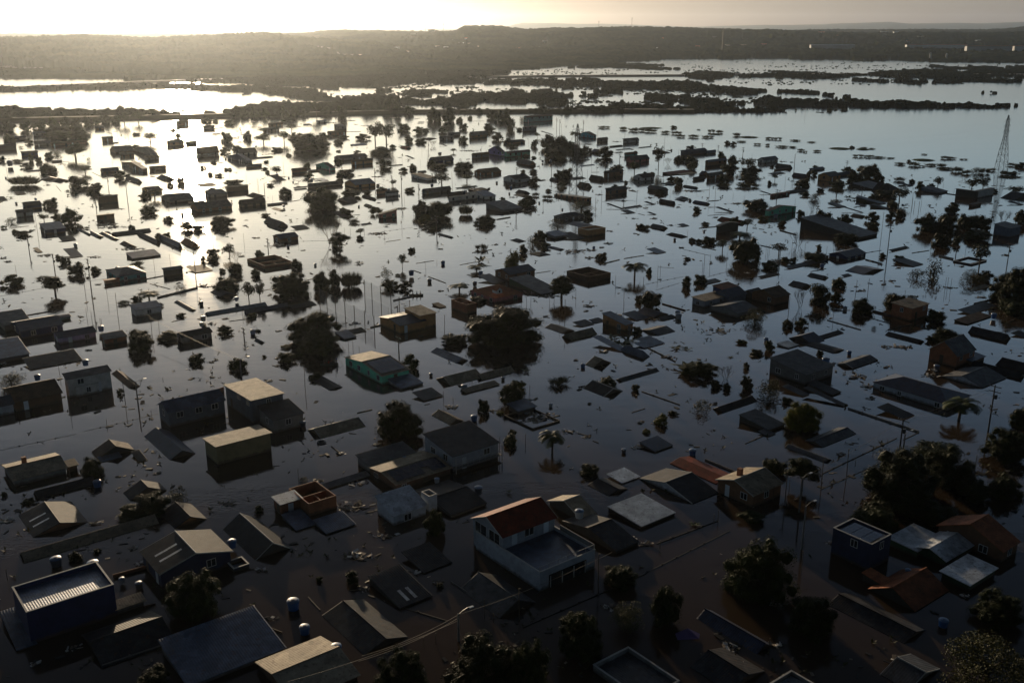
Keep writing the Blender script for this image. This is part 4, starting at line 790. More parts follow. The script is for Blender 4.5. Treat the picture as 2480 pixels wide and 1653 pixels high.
# ---------------------------------------------------------------- what stands where (read off the photograph tile by tile)
DATA = r'''
T 0 1240 .2635
b p blue bl 290 920 290 110 1045 0 nw | blue block house with striped roof behind white parapet
b s blue bl 165 1262 12 20 330 0 + 
b s grey be 1085 888 45 1045 1318 10 nw + 
b g1 navy dk 1490 555 140 1305 2115 82 trim,ls | navy gabled house with white trim
b p navy bl 2150 520 30 2080 2290 0 nw,+ 
b g1 brown dk 310 225 0 180 795 60 ls | brown roof with two pale light sheets
b g2 dark be 235 455 0 190 1450 45 | very long low dark roof with lit far edge
b g1 orange dk 1610 140 3 1480 1890 60 | dark blue roof over an orange gable
b g1 dark dk 2350 430 3 2060 2668 100 trim | dark corrugated gabled roof with pale ridge
b g2 dark dk 950 1420 8 760 1600 80 | dark roof with one sunlit strip
b s grey bl 1740 1585 40 1490 2605 40 nw | huge corrugated blue grey roof at the bottom edge
w dark 520 490 105 0 ; w blue 2140 350 80 40 ; w dark 870 590 110 60 ; w dark 1280 690 70 0 ; w white 1125 660 50 20
t R 1790 910 560 430 ; t R 695 440 140 90 ; t R 895 370 90 40 ; t R 1430 1567 330 170 ; t R 1250 40 340 90
d 60 90 110 ; d 880 105 130 ; d 1240 340 60 ; d 330 1400 60 ; d 680 1260 100 ; d 1290 480 60
m 940 1420 1590 1200 3 .3 concrete ; m 1040 600 1370 510 3 .5 wall_brick ; m 1330 875 1430 850 3 .3 wall_brick
k p 70 620 100 ; k p 385 1400 30
T 620 1240 .2635
b g2 brown be 350 1740 60 20 930 70 nw | beige striped roof with a dark near slope
b s slate bl 375 165 8 245 540 0 | small blue roof leaning on the brick shell
b s slate bl 650 195 8 535 910 20 | blue grey sheet roof beside the brick shell
b s dark dk 1545 555 5 1350 1790 20 | dark flat roof strewn with rubbish
b s dark dk 1325 880 10 1045 1610 20 ls | steep grey corrugated roof with four pale stripes
b g1 dark dk 1000 1300 2 620 1380 60 | long double pitched dark roof
b g1 dark gr 2240 960 5 1890 2560 90 nw | striped porch roof beside the terrace house
w blue 345 885 118 0 ; w blue 450 1110 100 0 ; w blue 742 1330 105 40
d 950 400 280 ; d 1450 570 160 ; d 1680 650 90 ; d 1020 720 70 ; d 100 1000 200 ; d 40 540 100 ; d 1210 230 150 ; d 1600 440 180
t R 875 640 165 120 ; t R 580 630 70 55 ; t R 1650 190 230 260 ; t R 1340 1620 480 420 ; t R 2080 1640 720 560 ; t R 1690 690 90 50
m 240 1110 30 1030 6 .2 wood ; m 850 716 970 716 4 .1 wood ; m 480 780 590 900 2 .1 wood ; m 1300 860 1760 1000 2 .1 concrete ; m 1790 640 1950 745 3 .2 concrete
k l 1863 1180 250 ; k p 1543 1240 90 ; k p 1655 1200 90 ; k p 2183 1010 80 ; k p 2100 980 180
T 1240 1240 .2635
b p grey gr 1210 1730 60 745 1540 0 | grey box house with striped roof at bottom centre
b g1 dark nv 2250 1290 2 1710 2380 50 | long two toned navy and brown roof
b g1 dark dk 2000 1640 5 1650 2310 60 | black corrugated gable at bottom centre
d 2020 1260 220 ; d 1080 250 160 ; d 900 880 120 ; d 1220 300 110 ; d 2100 1400 60
t R 620 1290 490 430 ; t R 150 1640 460 540 ; t O 1060 1060 340 260 ; t R 1410 1010 320 400 ; t R 2258 740 690 560 ; t R 1000 650 380 180
t R 2200 70 260 90 ; t N 1680 120 110 50
k p 795 750 370 ; k p 1360 330 70 ; k p 1452 270 40 ; k p 1855 80 60 ; k p 1893 100 120 ; k p 70 1000 300 ; k p 745 740 80
m 100 1060 1240 560 1 .1 concrete ; m 1330 290 1890 80 1 .1 concrete ; m 1100 620 2000 170 1 .05 concrete
T 1860 1240 .2635
b p navy wh 925 297 240 600 1135 0 sp,nc | navy cube house with solar panels on its white roof
b g2 dkgreen wh 1625 437 60 1345 1885 50 nw,nocap | green house under bright white metal roofs
b s dkgreen wh 1360 355 60 1120 1590 0 nw,+
b s dkgreen wh 1840 665 60 1600 2090 0 nw,+
b g2 brown ti 2140 350 110 1570 2300 125 | brown gabled house with lit orange tiles
b g2 dark ti 1350 900 10 930 1650 110 | dark red tile roof with a steep near slope
b s dark ti 1215 765 25 870 1290 0 nw | small red tile awning
b g1 dark dk 1250 1195 2 560 1430 40 | long striped roof with sagging ridge
b g1 grey gr 1290 1620 5 1050 1560 60 trim | grey striped roof at the bottom right
b p grey zn 250 1850 60 -90 560 0 | zinc corrugated roof with white rim at bottom edge
w blue 1607 1045 92 0 ; w white 1280 590 45 30 ; w white 725 320 45 10
t R 400 1090 490 390 ; t O 2000 1620 900 540 ; t R 2110 980 460 280 ; t R 960 170 420 240 ; t R 1500 60 500 120
d 590 290 120 ; d 1830 780 70 ; d 100 1230 90 ; d 1200 1380 200 ; d 100 850 220
k l 310 340 400 ; k p 300 575 220 ; k p 8 1290 130
T 0 826 .26405
b s white gr 640 350 165 588 1010 20 | white house with flat grey roof and porch block
b p white dk 705 425 85 640 903 0 nc,+
b g2 brown br 150 555 90 30 560 60 | brown house with white doors and patched roof
b g2 pale nv -20 600 90 -90 118 40 | navy roofed house cut by the left edge
b s navy bl -20 165 40 -120 265 0 nw | grey blue porch roof at the left edge
b s dark dk 285 262 3 215 755 15 | plain dark rectangular roof
b g1 dark br 1190 428 3 1030 1278 20 | curved brown roof beside street lamp
b g2 slate bl 1560 650 140 1455 2055 60 | slate grey house with lean to roof
b sn slate be 2325 545 205 2065 2593 22 nocap | tall dark house with flat beige roof
b sn olive be 2000 968 165 1875 2478 14 nw | olive block house with corrugated roof
b g2 grey be 140 1270 60 35 600 40 nw,ch | long grey house with lit beige roof
b s brown br 640 1150 50 600 705 0 nw,+
b g2 dark dk 350 1440 3 315 870 40 | low striped dark roof with tank
b g1 dark br 905 1070 10 848 1225 70 | brown hipped wreck of a roof
b s blue bl 930 1105 2 905 1110 0 nw,+
b s dark dk 1280 1105 2 1212 1338 20 | small pointed roof corner
b g1 dark nv 1565 1082 3 1330 1785 55 nocap | long navy ridged roof
b g1 dark dk 1200 1450 5 1140 1520 70 | dark roof behind two trees
w blue 790 245 58 30 ; w blue 895 1330 75 0 ; w blue 350 380 58 30
t R 845 1240 235 210 ; t O 1640 1460 200 190 ; t R 1410 1560 330 200 ; t R 1200 1600 220 130 ; t O 110 420 250 165 ; t R 1290 90 245 180
t R 1805 190 150 100 ; t R 2185 245 195 120 ; t R 1105 480 70 60 ; t R 270 1480 120 30 ; t R 40 1420 60 50
k l 1270 600 230 ; k p 1150 560 200 ; k l 2215 330 165 ; k p 645 650 150 ; k p 980 772 55 ; k p 1390 680 45 ; k p 1495 355 20 ; k p 1288 385 20 ; k p 550 310 100
m 0 1000 700 850 2 .02 concrete ; m 760 830 1450 665 2 .02 concrete ; m 1960 490 2055 460 6 1.0 wall_brick
d 815 85 40 ; d 1450 1215 30 ; d 2090 1500 160 ; d 30 215 60
T 620 826 .26405
b s grey dk 170 725 118 30 430 20 | mottled grey shed on the tall dark house
b g2 green be 1160 315 85 820 1400 40 sp | green house with solar panels and beige roof
b s pale bl 1330 432 15 1190 1530 0 nw,+
b s grey gr 1540 545 5 1440 1710 10 | grey slab roof behind big tree
b g1 dark dk 680 445 3 485 785 10 nocap | smooth dark roof with shrub behind
b g1 dark bl 1840 197 3 1610 1938 25 | blue grey roof below the biggest tree
b g2 dark be 1790 405 3 1660 2080 45 | dark roof with beige lit cap
b g2 dark be 2080 350 3 2010 2370 30 | narrow roof joined to the beige capped one
b s wood be 1930 475 5 1885 2230 0 | narrow beige slab roof
b g2 dark be 600 885 3 485 995 45 trim | dark ridged roof with white verge
b g1 dark be 1780 758 5 1620 1895 30 | small roof with one lit slope
b s pale dk 1810 1055 140 1550 2220 30 bal | slate roofed house with long balcony
b s grey gr 1040 1140 60 932 1450 0 | grey low shed beside striped roof
b g2 brown be 1290 1310 60 1045 1780 30 sp | striped beige roof with solar panels
b s concrete gr 600 1365 8 575 1040 0 | low concrete slab roof along the water
b o brick dk 490 1490 115 300 735 0 | roofless brick shell of a house
b s brick zn 235 1495 100 162 410 10 +
b s pale zn 1265 1600 90 1113 1556 70 trim | pale grey house with corrugated zinc roof
b p pale br 1590 1425 150 1515 1660 0 nw,nc,+
b g2 grey dk 1790 1590 25 1450 2110 40 | mottled black roof beside the zinc roof
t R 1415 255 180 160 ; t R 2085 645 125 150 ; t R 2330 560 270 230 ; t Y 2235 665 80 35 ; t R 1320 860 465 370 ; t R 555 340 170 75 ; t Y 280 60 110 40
t R 270 180 195 105 ; t R 75 150 55 30 ; t R 560 90 430 260 ; t O 430 1290 110 50 ; t R 2330 950 180 120 ; t R 30 1568 110 70 ; t N 2320 1390 60 60 ; t R 1420 990 110 60
w blue 2000 725 62 0 ; w dark 1605 318 32 0 ; w white 1910 445 60 0 ; w dark 430 780 60 0 ; w dark 2040 1420 80 30 ; w white 1660 1320 50 30 ; w white 1365 1120 40 30 ; w dark 2265 355 25 0
k p 450 440 190 ; k p 1722 548 85 ; k p 950 120 70 ; k p 852 95 95 ; k p 892 95 95 ; k p 2232 1050 170 ; k p 390 1250 75 ; k p 1808 550 30 ; k c 1312 140 180 ; k p 1982 430 60 ; k p 733 295 30
m 925 660 1065 628 5 .15 wood ; m 690 965 770 1025 6 .15 wood
d 780 1038 60 ; d 1100 955 45 ; d 105 372 60 ; d 880 1520 330 wide floating heap of planks ; d 940 1310 180 ; d 560 1290 90 ; d 1800 610 160 ; d 2130 650 140
T 1240 826 .26405
b s dark bl 1000 95 3 745 1060 10 nw | blue grey slab beside fallen banana palm
b h1 dark bl 1200 155 3 985 1262 50 nw | blue grey pyramid roof
b s dark bl 1215 65 3 1130 1395 5 nw | tilted blue grey sheet
b g1 dark be 745 235 4 680 900 50 nw | tilted beige shed roof
b g2 dark gr 1010 368 3 960 1345 15 nw | very narrow ridged roof
b g1 dark dk 840 500 3 662 1005 45 trim | dark roof with white ridge and shrub
b g2 dark dk 1940 652 3 1848 2245 30 | dark gable with white ridge streak
b s dark gr 2350 815 20 2086 2498 0 | flat grey roof slab
b o wood dk 190 800 14 -70 440 0 | collapsed timber house with bare rafters
b s dark bl 60 640 35 -30 215 20 nw,+
b s dark nv 1310 1010 8 1175 1470 10 nw | blue sheet roof lying in open water
b g1 dark rd 1870 1300 5 1460 2035 20 nocap | long deep red roof
b g2 pale dk 1655 1480 6 1180 1885 72 trim | wide gabled roof with white verge
b g1 dark dk 890 1410 4 705 1050 25 | black roof behind the zinc sheet roof
b s dark zn 1185 1698 20 885 1490 20 trim | shiny zinc roof streaked with rust
b g2 brown be 2205 1405 120 1890 2470 65 ch,trim | brown gabled house with brick chimney
b s white wh 1010 1300 6 875 1165 0 nw | white plank roof in strips
t L 435 400 215 90 ; t R 1130 455 82 85 ; t R 880 400 205 85 ; t R 1720 300 360 130 ; t N 1590 260 230 140 ; t R 1870 425 150 75 ; t R 1975 445 110 70 ; t B 1960 350 160 120 ; t R 2150 430 145 140
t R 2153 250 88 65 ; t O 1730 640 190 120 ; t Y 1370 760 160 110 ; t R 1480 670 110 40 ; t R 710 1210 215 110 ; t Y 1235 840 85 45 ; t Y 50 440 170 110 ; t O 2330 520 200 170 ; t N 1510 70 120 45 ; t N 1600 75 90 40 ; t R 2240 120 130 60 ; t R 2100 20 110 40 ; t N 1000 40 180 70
t P 370 1022 210 260 ; t R 2330 1130 60 80 ; t N 130 280 90 60 ; t R 0 870 80 90 ; t N 2005 150 60 20 ; t R 710 575 40 18
w blue 650 240 44 0 ; w blue 1655 1040 68 0 ; w white 355 600 25 0 ; w dark 1025 1020 45 0
m 1190 462 1540 585 5 .15 wood ; m 1100 655 1220 617 2 .1 wood ; m 1240 60 1500 190 5 .2 wood ; m 2140 940 2348 850 4 .1 wood ; m 605 845 700 868 3 .1 wood ; m 1770 1090 2040 1200 5 .3 concrete
d 835 105 120 ; d 540 840 130 ; d 690 880 70 ; d 1160 980 110 ; d 200 720 300 heap of broken rafters and roof sheets ; d 120 640 240 tangle of rafters behind the timber ruin ; d 280 690 200 tangle of laths on the timber ruin ; d 1420 150 130 ; d 1855 580 60 ; d 1190 750 50 ; d 595 175 50 ; d 80 560 260
k p 163 470 60 ; k p 125 940 85
T 1860 826 .26405
b s grey gr 340 310 90 20 597 0 | grey house with wide flat roof
b g2 dark gr 780 245 8 640 1000 25 nocap,trim | low grey roof joined to a small white verge
b s dark dk 590 492 8 360 665 0 nw | dark flat slab in front of grey house
b s dark gr 320 505 3 133 370 0 nw | pale end of a long narrow roof
b s dark dk 690 598 3 330 718 0 nw | dark long narrow roof
b h1 pale nv 1640 575 60 970 1850 60 | long dark hipped roof house with pale wall
b g2 brick gr 1720 130 110 1486 1900 100 | tall brown brick house with grey roof
b s brown bl 1860 185 30 1745 1985 0 +
b g2 pale gr 1965 420 8 1600 2178 50 nw | grey gabled roof with pale gable
b g1 dark dk 2300 340 3 1865 2345 35 nw | dark roof behind the pale gable
b g1 dark dk 2348 282 3 2093 2450 45 nw | dark roof at the right edge by the bricks
b s dark dk 1240 715 3 1005 1333 0 nw | square brown slab near utility pole
b g2 dark gr 500 965 5 350 800 25 | dark roof with white torn sheet
b g1 dark gr 520 1105 5 163 572 15 nocap | narrow grey trough shaped roof
b s pale wh 185 62 5 85 278 0 nw | small white tent like roof
b g1 dark dk 600 105 4 240 690 10 nocap | long brown slab roof
b s dark gr 0 870 3 -80 60 0 nw |
t P 1750 720 260 260 ; t Y 320 790 370 300 ; t O 45 510 190 190 ; t R 165 560 125 60 ; t R 1180 1420 700 500 ; t R 1640 1300 480 400 ; t T 1480 1150 640 230 ; t R 1240 1520 520 300 ; t R 980 1640 360 200
t R 2170 1060 400 300 ; t R 2300 780 230 220 ; t R 1880 1440 290 210 ; t R 2150 1420 340 230 ; t T 310 1350 350 300 ; t R 60 1200 230 140 ; t R 475 130 70 65 ; t R 10 80 130 110
k c 1205 1010 300 ; k c 2020 820 420 ; k l 1240 1000 150 ; k p 722 1230 240 ; k p 488 1350 265 ; k l 285 1568 320 ; k p 1887 1230 185 ; k p 45 1460 130 ; k p 155 1490 290 ; k p 188 1420 150 ; k p 1095 930 30 ; k p 965 1015 45 ; k p 803 1105 40 ; k p 1922 585 40
w blue 525 235 70 30 ; w blue 745 120 42 0 ; w dark 1545 260 55 0
m 735 618 1385 836 6 .3 concrete ; m 1385 836 1240 905 3 .1 concrete ; m 500 1215 1180 890 1 .1 concrete ; m 480 1360 1140 1070 2 .05 concrete
d 815 330 230 ; d 940 425 130 ; d 1090 55 100 ; d 1250 55 180 ; d 1500 320 130 ; d 1095 240 50 ; d 1540 270 110 ; d 680 1045 60 ; d 950 530 90 ; d 600 210 60
T 0 480 .22065
b s navy bl 510 350 50 440 715 25 | navy shed with pale pitched roof
b g2 white gr 200 158 60 172 358 25 | small white gabled house with blue front
b g2 navy dk 300 80 45 245 455 25 | navy house with chimney stack
b f brown be 1075 190 65 1058 1252 0 | plain brown box with flat roof
b g2 dark gr 1258 408 3 1228 1655 25 | two long grey roofs in a line
b s dark gr 1185 398 3 1155 1222 0 |
b g1 dark gr 960 402 3 845 990 15 |
b g1 dark gr 1060 432 3 985 1137 20 |
b g1 dark gr 1230 457 3 1090 1306 15 |
b s dark dk 690 475 3 642 832 0 |
b g1 dark br 1400 540 5 1318 1492 25 |
b g1 dark dk 1720 500 3 1505 1762 35 |
b g1 dark nv 1960 540 3 1752 1998 50 nocap | dark blue pointed roof
b h1 dark ti 2110 540 3 1980 2200 50 | pyramid roof one face red one blue
b s navy bl 1460 663 15 1388 1762 0 nw | bright blue grey sheet roof on low walls
b s dark nv 790 650 4 703 905 15 | dark blue sheet roof with pale corner
b h2 teal gr 1305 860 60 1163 1603 45 | teal house with red front wall
b f brick rd 1160 905 45 1140 1312 0 nw,+
b s dark gr 1815 795 72 1788 2002 12 | black cube shed with lit roof edge
b s dark br 2150 818 3 2048 2330 0 | brown slab roof with a lamp post
b s white bl 1500 1230 80 1435 1768 15 | white fronted house with blue roof
b s grey gr 60 1400 70 -40 335 0 | grey shed above the blue house at the left edge
b g2 blue nv 250 1455 95 130 685 45 | bright blue house with navy roof
b s teal nv 350 1365 30 330 772 0 +
b g2 lilac nv 660 1530 75 588 1048 30 | lilac house with navy roof
b s brick gr 1165 1550 65 1110 1388 0 | brick shed with grey roof and tank
b g1 dark gr 2080 1235 3 1915 2148 15 |
b g2 grey dk 2010 1520 85 1940 2320 25 | dark roofed house with white tank
b s dark br 420 595 3 365 452 0 |
t O 130 270 140 75 ; t R 250 405 160 60 ; t R 170 380 100 50 ; t T 485 255 130 100 ; t R 565 90 170 120 ; t R 640 240 150 90 ; t R 790 270 210 190 ; t R 1635 165 190 110 ; t R 1850 250 120 70 ; t R 2050 345 140 110 ; t R 2165 350 150 80 ; t R 1445 330 100 50 ; t R 1735 440 110 70
t R 1830 430 110 70 ; t R 710 710 140 90 ; t R 640 660 80 50 ; t R 860 830 210 160 ; t R 1050 810 150 80 ; t R 140 950 240 130 ; t T 610 1060 310 240 ; t L 450 885 160 35 ; t L 1510 750 170 75 ; t P 1640 1120 200 130 ; t R 1500 1120 130 60 ; t O 1990 1010 145 85 ; t L 1360 1160 140 50 ; t R 1985 1295 120 50
t R 1770 1185 55 45 ; t R 1520 1560 300 150 ; t R 1860 1540 280 100 ; t L 955 335 60 30 ; t L 40 330 70 40 ; t R 30 990 60 30 ; t R 2230 690 70 70
k p 410 355 250 ; k c 325 605 170 ; k c 1065 185 150 ; k c 605 820 210 ; k c 1010 1065 400 ; k p 938 1055 180 ; k p 1295 1295 255 ; k p 1668 1490 200 ; k p 1748 1465 170 ; k p 1860 185 120 ; k l 2140 765 220 ; k p 2225 665 120 ; k p 965 1370 165 ; k p 1018 1395 155 ; k p 1693 755 120 ; k p 1185 1120 140 ; k p 175 800 65 ; k p 1868 695 80 ; k p 2212 740 110 ; k p 1105 1410 90 ; k p 1120 1415 95 ; k p 278 1300 70
w blue 395 40 28 20 ; w white 180 65 26 0 ; w white 830 530 42 0 ; w blue 1295 830 48 40 ; w blue 1115 1480 65 30 ; w white 2235 1360 60 20 ; w white 2215 1420 50 20 ; w dark 1003 378 26 0 ; w dark 2210 1170 50 0 ; w white 2003 190 34 0
m 270 1290 580 1238 2 .2 concrete ; m 1725 1095 2170 985 4 .4 concrete ; m 1645 938 1870 998 3 .1 wood ; m 1590 890 1810 850 2 .2 concrete ; m 125 328 315 305 2 .1 wood ; m 1885 1355 2025 1325 3 .1 wood ; m 0 1075 480 985 1 .03 concrete
m 750 940 1160 880 1 .03 concrete
d 500 630 150 ; d 1040 650 120 ; d 1310 120 90 ; d 30 660 90 ; d 690 780 40 ; d 1080 950 50 ; d 1230 320 250 ; d 890 1305 50 ; d 2230 970 150 ; d 350 355 60 ; d 80 700 100 ; d 1450 560 220 ; d 1150 290 260
T 500 480 .22065
b g1 dark dk 790 310 12 632 892 45 | weathered dark roof with broken end
b g1 dark dk 800 352 2 665 840 20 |
b s dark dk 990 350 3 925 1130 5 |
b g2 brown nv 815 440 50 732 1003 30 | brown house with navy roof alone in open water
b sr pink dk 1915 175 55 1888 2088 25 | pink cottage with dark roof
b s dark dk 1480 208 3 1378 1562 5 | 
b s dark dk 1710 298 2 1695 1812 0 |
b s dark gr 690 78 8 668 888 0 |
b g1 dark gr 800 140 2 718 868 10 |
b g1 dark dk 1770 88 4 1732 1818 15 |
b o brick br 640 742 45 446 950 0 | roofless brick walls full of rubbish
b g1 dark gr 150 1080 3 48 305 30 | grey roof under a leafy tree
b g2 pale zn 30 1285 3 -10 662 25 | very long pale corrugated roof
b g2 pale bl 440 1262 3 428 895 30 | pale blue grey roof with shrub
b s dark dk 950 1215 3 900 1205 0 |
b g2 orange nv 2130 1395 100 1905 2402 30 | orange brick house with navy roof
b s orange be 2350 1290 150 2180 2516 0 nw,+
b s blue bl 1520 1545 12 1413 1642 10 nw | pale blue canopy roof beside the tree
b s dark dk 1610 1485 3 1560 1748 0 |
b g1 dark gr 580 1590 3 528 630 15 |
t R 65 620 150 90 ; t R 75 690 190 80 ; t T 255 650 160 170 ; t B 325 690 130 110 ; t R 585 640 150 90 ; t R 315 820 230 130 ; t R 170 810 80 60 ; t R 990 760 180 120 ; t R 550 850 150 90 ; t R 215 1010 350 170 ; t T 470 1150 170 260 ; t T 590 1130 130 260 ; t R 930 1060 480 290
t R 1250 990 250 230 ; t R 1420 970 200 220 ; t L 1590 970 230 200 ; t B 1375 500 260 320 ; t T 1470 560 250 200 ; t R 1420 530 160 110 ; t T 1690 410 110 90 ; t R 1690 450 120 50 ; t O 1970 880 145 150 ; t R 2020 990 230 120 ; t R 2180 990 170 110 ; t T 2150 760 110 180 ; t R 2245 590 80 60
t R 1270 130 410 280 ; t R 1540 180 150 80 ; t L 1850 170 170 80 ; t L 1625 270 160 50 ; t R 645 195 105 35 ; t R 1190 1560 600 380 ; t R 215 1470 200 95 ; t R 505 1300 110 60 ; t R 165 300 300 140 ; t N 1680 715 110 45 ; t N 1975 305 70 35 ; t R 565 1460 80 30 ; t N 330 1260 20 20 ; t L 2100 850 70 30
k c 680 600 160 ; k p 415 500 110 ; k c 415 1545 125 ; k p 2145 330 100 ; k p 1733 375 75 ; k p 75 530 230 ; k p 1516 385 60 ; k p 1580 385 60 ; k p 1998 1240 40 ; k l 2100 1240 60 ; k p 1957 430 80 ; k p 1010 490 80 ; k p 400 1305 70
w blue 335 1140 48 20 ; w white 1195 740 32 0 ; w blue 510 1490 60 0 ; w blue 1545 920 64 0 ; w blue 2250 860 62 20 ; w dark 897 540 32 0 ; w dark 850 105 30 10
m 590 1020 700 998 3 .1 wood ; m 250 1350 440 1325 2 .1 concrete ; m 1970 478 2130 455 3 .1 wood ; m 1800 1420 1920 1395 4 .3 concrete ; m 2050 1125 2266 1080 4 .3 concrete ; m 1560 190 1685 180 3 .1 wood ; m 910 38 1010 22 3 .1 wood
m 770 480 1330 465 1 .03 concrete ; m 1780 390 2266 320 1 .03 concrete
d 540 440 80 pale floating sheet of boards ; d 220 1325 70 ; d 1640 1380 90 ; d 800 520 260 ; d 1860 395 150 ; d 790 1460 60 ; d 2130 120 150 ; d 60 1380 130 ; d 420 305 40 ; d 1900 390 150
T 1000 480 .22065
b s grey gr 990 130 32 803 1197 10 nw | wide grey roofed building with bare wall
b g1 dark gr 400 433 3 273 442 12 |
b h1 dark gr 1160 482 3 1070 1237 20 |
b h1 dark dk 1390 636 4 1280 1508 20 | black upturned hull shaped roof
b g1 dark bl 1590 570 3 1480 1658 12 nocap |
b h2 grey gr 1640 213 40 1548 1870 30 | grey hipped house behind an olive tree
b g1 dark nv 1830 310 3 1700 1955 15 nw |
b s slate gr 1860 332 20 1812 1995 0 nw |
b p orange be 1925 352 75 1812 2115 0 nw,nc | orange brown box with lit rim
b s slate bl 1560 420 30 1463 1692 10 | slate blue roof between olive trees
b s dark dk 1760 460 3 1600 1890 0 nw |
b g2 brown nv 1060 835 85 903 1338 40 | brown house with navy roof by the yellow tree
b s dark nv 880 938 4 718 1003 5 nw | dark blue sheet in front of the palm
b s dkgreen gr 1410 1055 15 1058 1622 5 nw | long grey roof with green side wall
b h2 pink ti 900 1095 60 640 1203 75 | red tile house with white dormer
b o brick dk 590 1170 110 420 700 0 | brick yard walls left of the red tiles
b s brick br 300 1200 6 215 360 0 | small brown lean to roof
b o brown be 1930 862 70 1688 2172 0 | black roofless walls around a pale floor
b g1 dark gr 1640 1480 3 1455 1768 25 nocap | blue grey roof left of the twin grey roofs
b s dark gr 1850 1410 3 1760 1982 8 |
b s dark gr 2000 1370 2 1935 2102 5 |
b g2 grey be 1740 1552 6 1643 2015 50 nocap | grey gabled roof with beige face
b s orange bl 2330 1390 70 2085 2415 10 trim | orange shack with white edged roof
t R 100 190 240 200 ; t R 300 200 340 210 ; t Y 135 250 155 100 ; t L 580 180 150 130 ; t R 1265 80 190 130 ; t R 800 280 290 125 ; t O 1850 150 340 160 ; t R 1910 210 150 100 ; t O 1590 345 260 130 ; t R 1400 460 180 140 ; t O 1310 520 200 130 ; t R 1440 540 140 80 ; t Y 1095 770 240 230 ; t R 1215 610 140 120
t N 750 700 200 110 ; t P 700 800 170 90 ; t P 510 1020 190 110 ; t T 1630 1110 420 290 ; t R 1000 1560 900 440 ; t R 460 1590 330 110 ; t R 2075 670 155 95 ; t R 5 580 70 50 ; t N 2190 1540 160 70 ; t L 760 560 160 75 ; t N 370 320 80 45 ; t R 200 330 220 70 ; t R 700 1140 220 60
w blue 330 725 48 0 ; w dark 183 925 50 0 ; w dark 680 965 52 10 ; w blue 745 840 50 0 ; w blue 1985 555 34 0 ; w dark 1640 130 20 0 ; w dark 1385 55 20 0
k p 1665 1380 270 ; k p 1607 1370 150 ; k p 345 1470 190 ; k p 1293 1200 130 ; k p 1247 1180 95 ; k p 1550 1170 110 ; k p 1498 1170 80 ; k p 1790 1100 110 ; k c 262 375 180 ; k p 2223 965 120 ; k c 1133 240 100 ; k p 1625 155 80 ; k p 143 770 70 ; k p 265 710 35 ; k p 308 350 90 ; k p 1430 95 80 ; k p 2005 130 130 ; k p 2112 1450 120 ; k p 1190 1170 90
m 650 598 868 565 3 .15 wood ; m 170 860 362 932 4 .15 wood ; m 35 715 230 685 2 .1 wood ; m 0 790 90 822 4 .15 wood ; m 920 235 1070 210 5 .3 concrete ; m 515 732 690 700 2 .1 wood ; m 2105 715 2266 675 8 .2 concrete ; m 1340 825 1510 798 2 .1 wood ; m 175 410 240 403 2 .1 wood
d 1760 590 280 ; d 2150 500 110 ; d 1950 655 130 ; d 1300 1050 300 white wreckage beside the green walled roof ; d 1950 1190 150 ; d 2070 545 60 ; d 1940 572 140 ; d 1500 1080 200 ; d 1460 1300 80 ; d 300 1020 50 ; d 1900 1240 40 ; d 910 510 50 ; d 305 560 40 ; d 1250 140 250 ; d 2170 365 70
T 1500 480 .22065
b s dark dk 60 118 3 46 248 5 |
b s dark dk 360 72 2 273 392 0 |
b g1 dark dk 590 60 10 436 598 25 |
b s dark zn 700 22 3 605 772 5 |
b s dark gr 100 170 2 18 172 5 |
b s dark dk 380 182 2 308 396 0 |
b s dark gr 700 312 2 638 762 5 |
b s dark dk 1220 157 2 1052 1255 0 | narrow dark plank roof
b g1 dark nv 940 70 4 804 992 20 nocap | blue patched roof behind a shrub
b g1 dark gr 450 340 3 330 528 30 | grey pointed roof with reeds at its side
b h1 dark dk 690 432 3 515 748 20 | black flat hull shaped roof
b g1 dark rd 1300 282 3 1075 1395 30 | dark red roof behind the black box
b g1 dark gr 1090 305 90 1070 1308 25 nw | black box house with grey roof
b g1 green dk 1640 140 70 1602 1940 35 | dark green walled house
b s dark bl 420 608 3 298 508 5 | bent pale sheet roof
b s dark gr 1870 775 4 1815 2265 5 | long slate blue slab roof
b s dark gr 950 945 3 888 1113 5 |
b s wood br 1560 880 3 1535 1755 0 |
b g1 dark gr 2000 985 3 1858 2105 35 |
b g1 dark gr 2220 885 3 2068 2290 25 |
b s pale be 930 1130 75 803 1180 10 | pale house with big grey extensions
b g2 grey gr 1290 1262 55 1010 1512 45 nw,+
b g2 slate nv 1200 1085 85 1028 1392 55 nw,+
b s blue ti 1130 1005 70 1028 1300 0 nw,+
b g2 dark gr 1480 1060 50 1350 1585 40 | low grey roof between the big houses
b g2 brown br 1700 1090 90 1460 1868 65 | dark brown gabled house on posts
b g1 dark nv 380 1305 3 193 532 35 nocap | navy ridged roof below a round tree
b s dark nv 190 1342 3 35 325 5 |
b s dark dk 480 1340 4 430 622 8 |
b g2 pale gr 430 1502 4 248 605 28 nocap | pale sided gabled roof in open water
b g2 dark nv 2110 1600 4 1868 2245 60 nocap | navy roof by the small white tent roof
b s dark bl 300 1600 2 195 435 0 |
t R 850 150 130 75 ; t R 1500 120 300 140 ; t R 1265 270 120 90 ; t T 1400 340 150 130 ; t Y 1575 240 140 70 ; t R 1985 200 100 100 ; t R 2190 290 170 190 ; t B 2115 150 130 150 ; t B 1960 520 210 150 ; t R 800 475 100 55 ; t R 880 485 110 45 ; t R 985 490 180 90 ; t T 1130 580 170 140 ; t R 1390 680 380 310
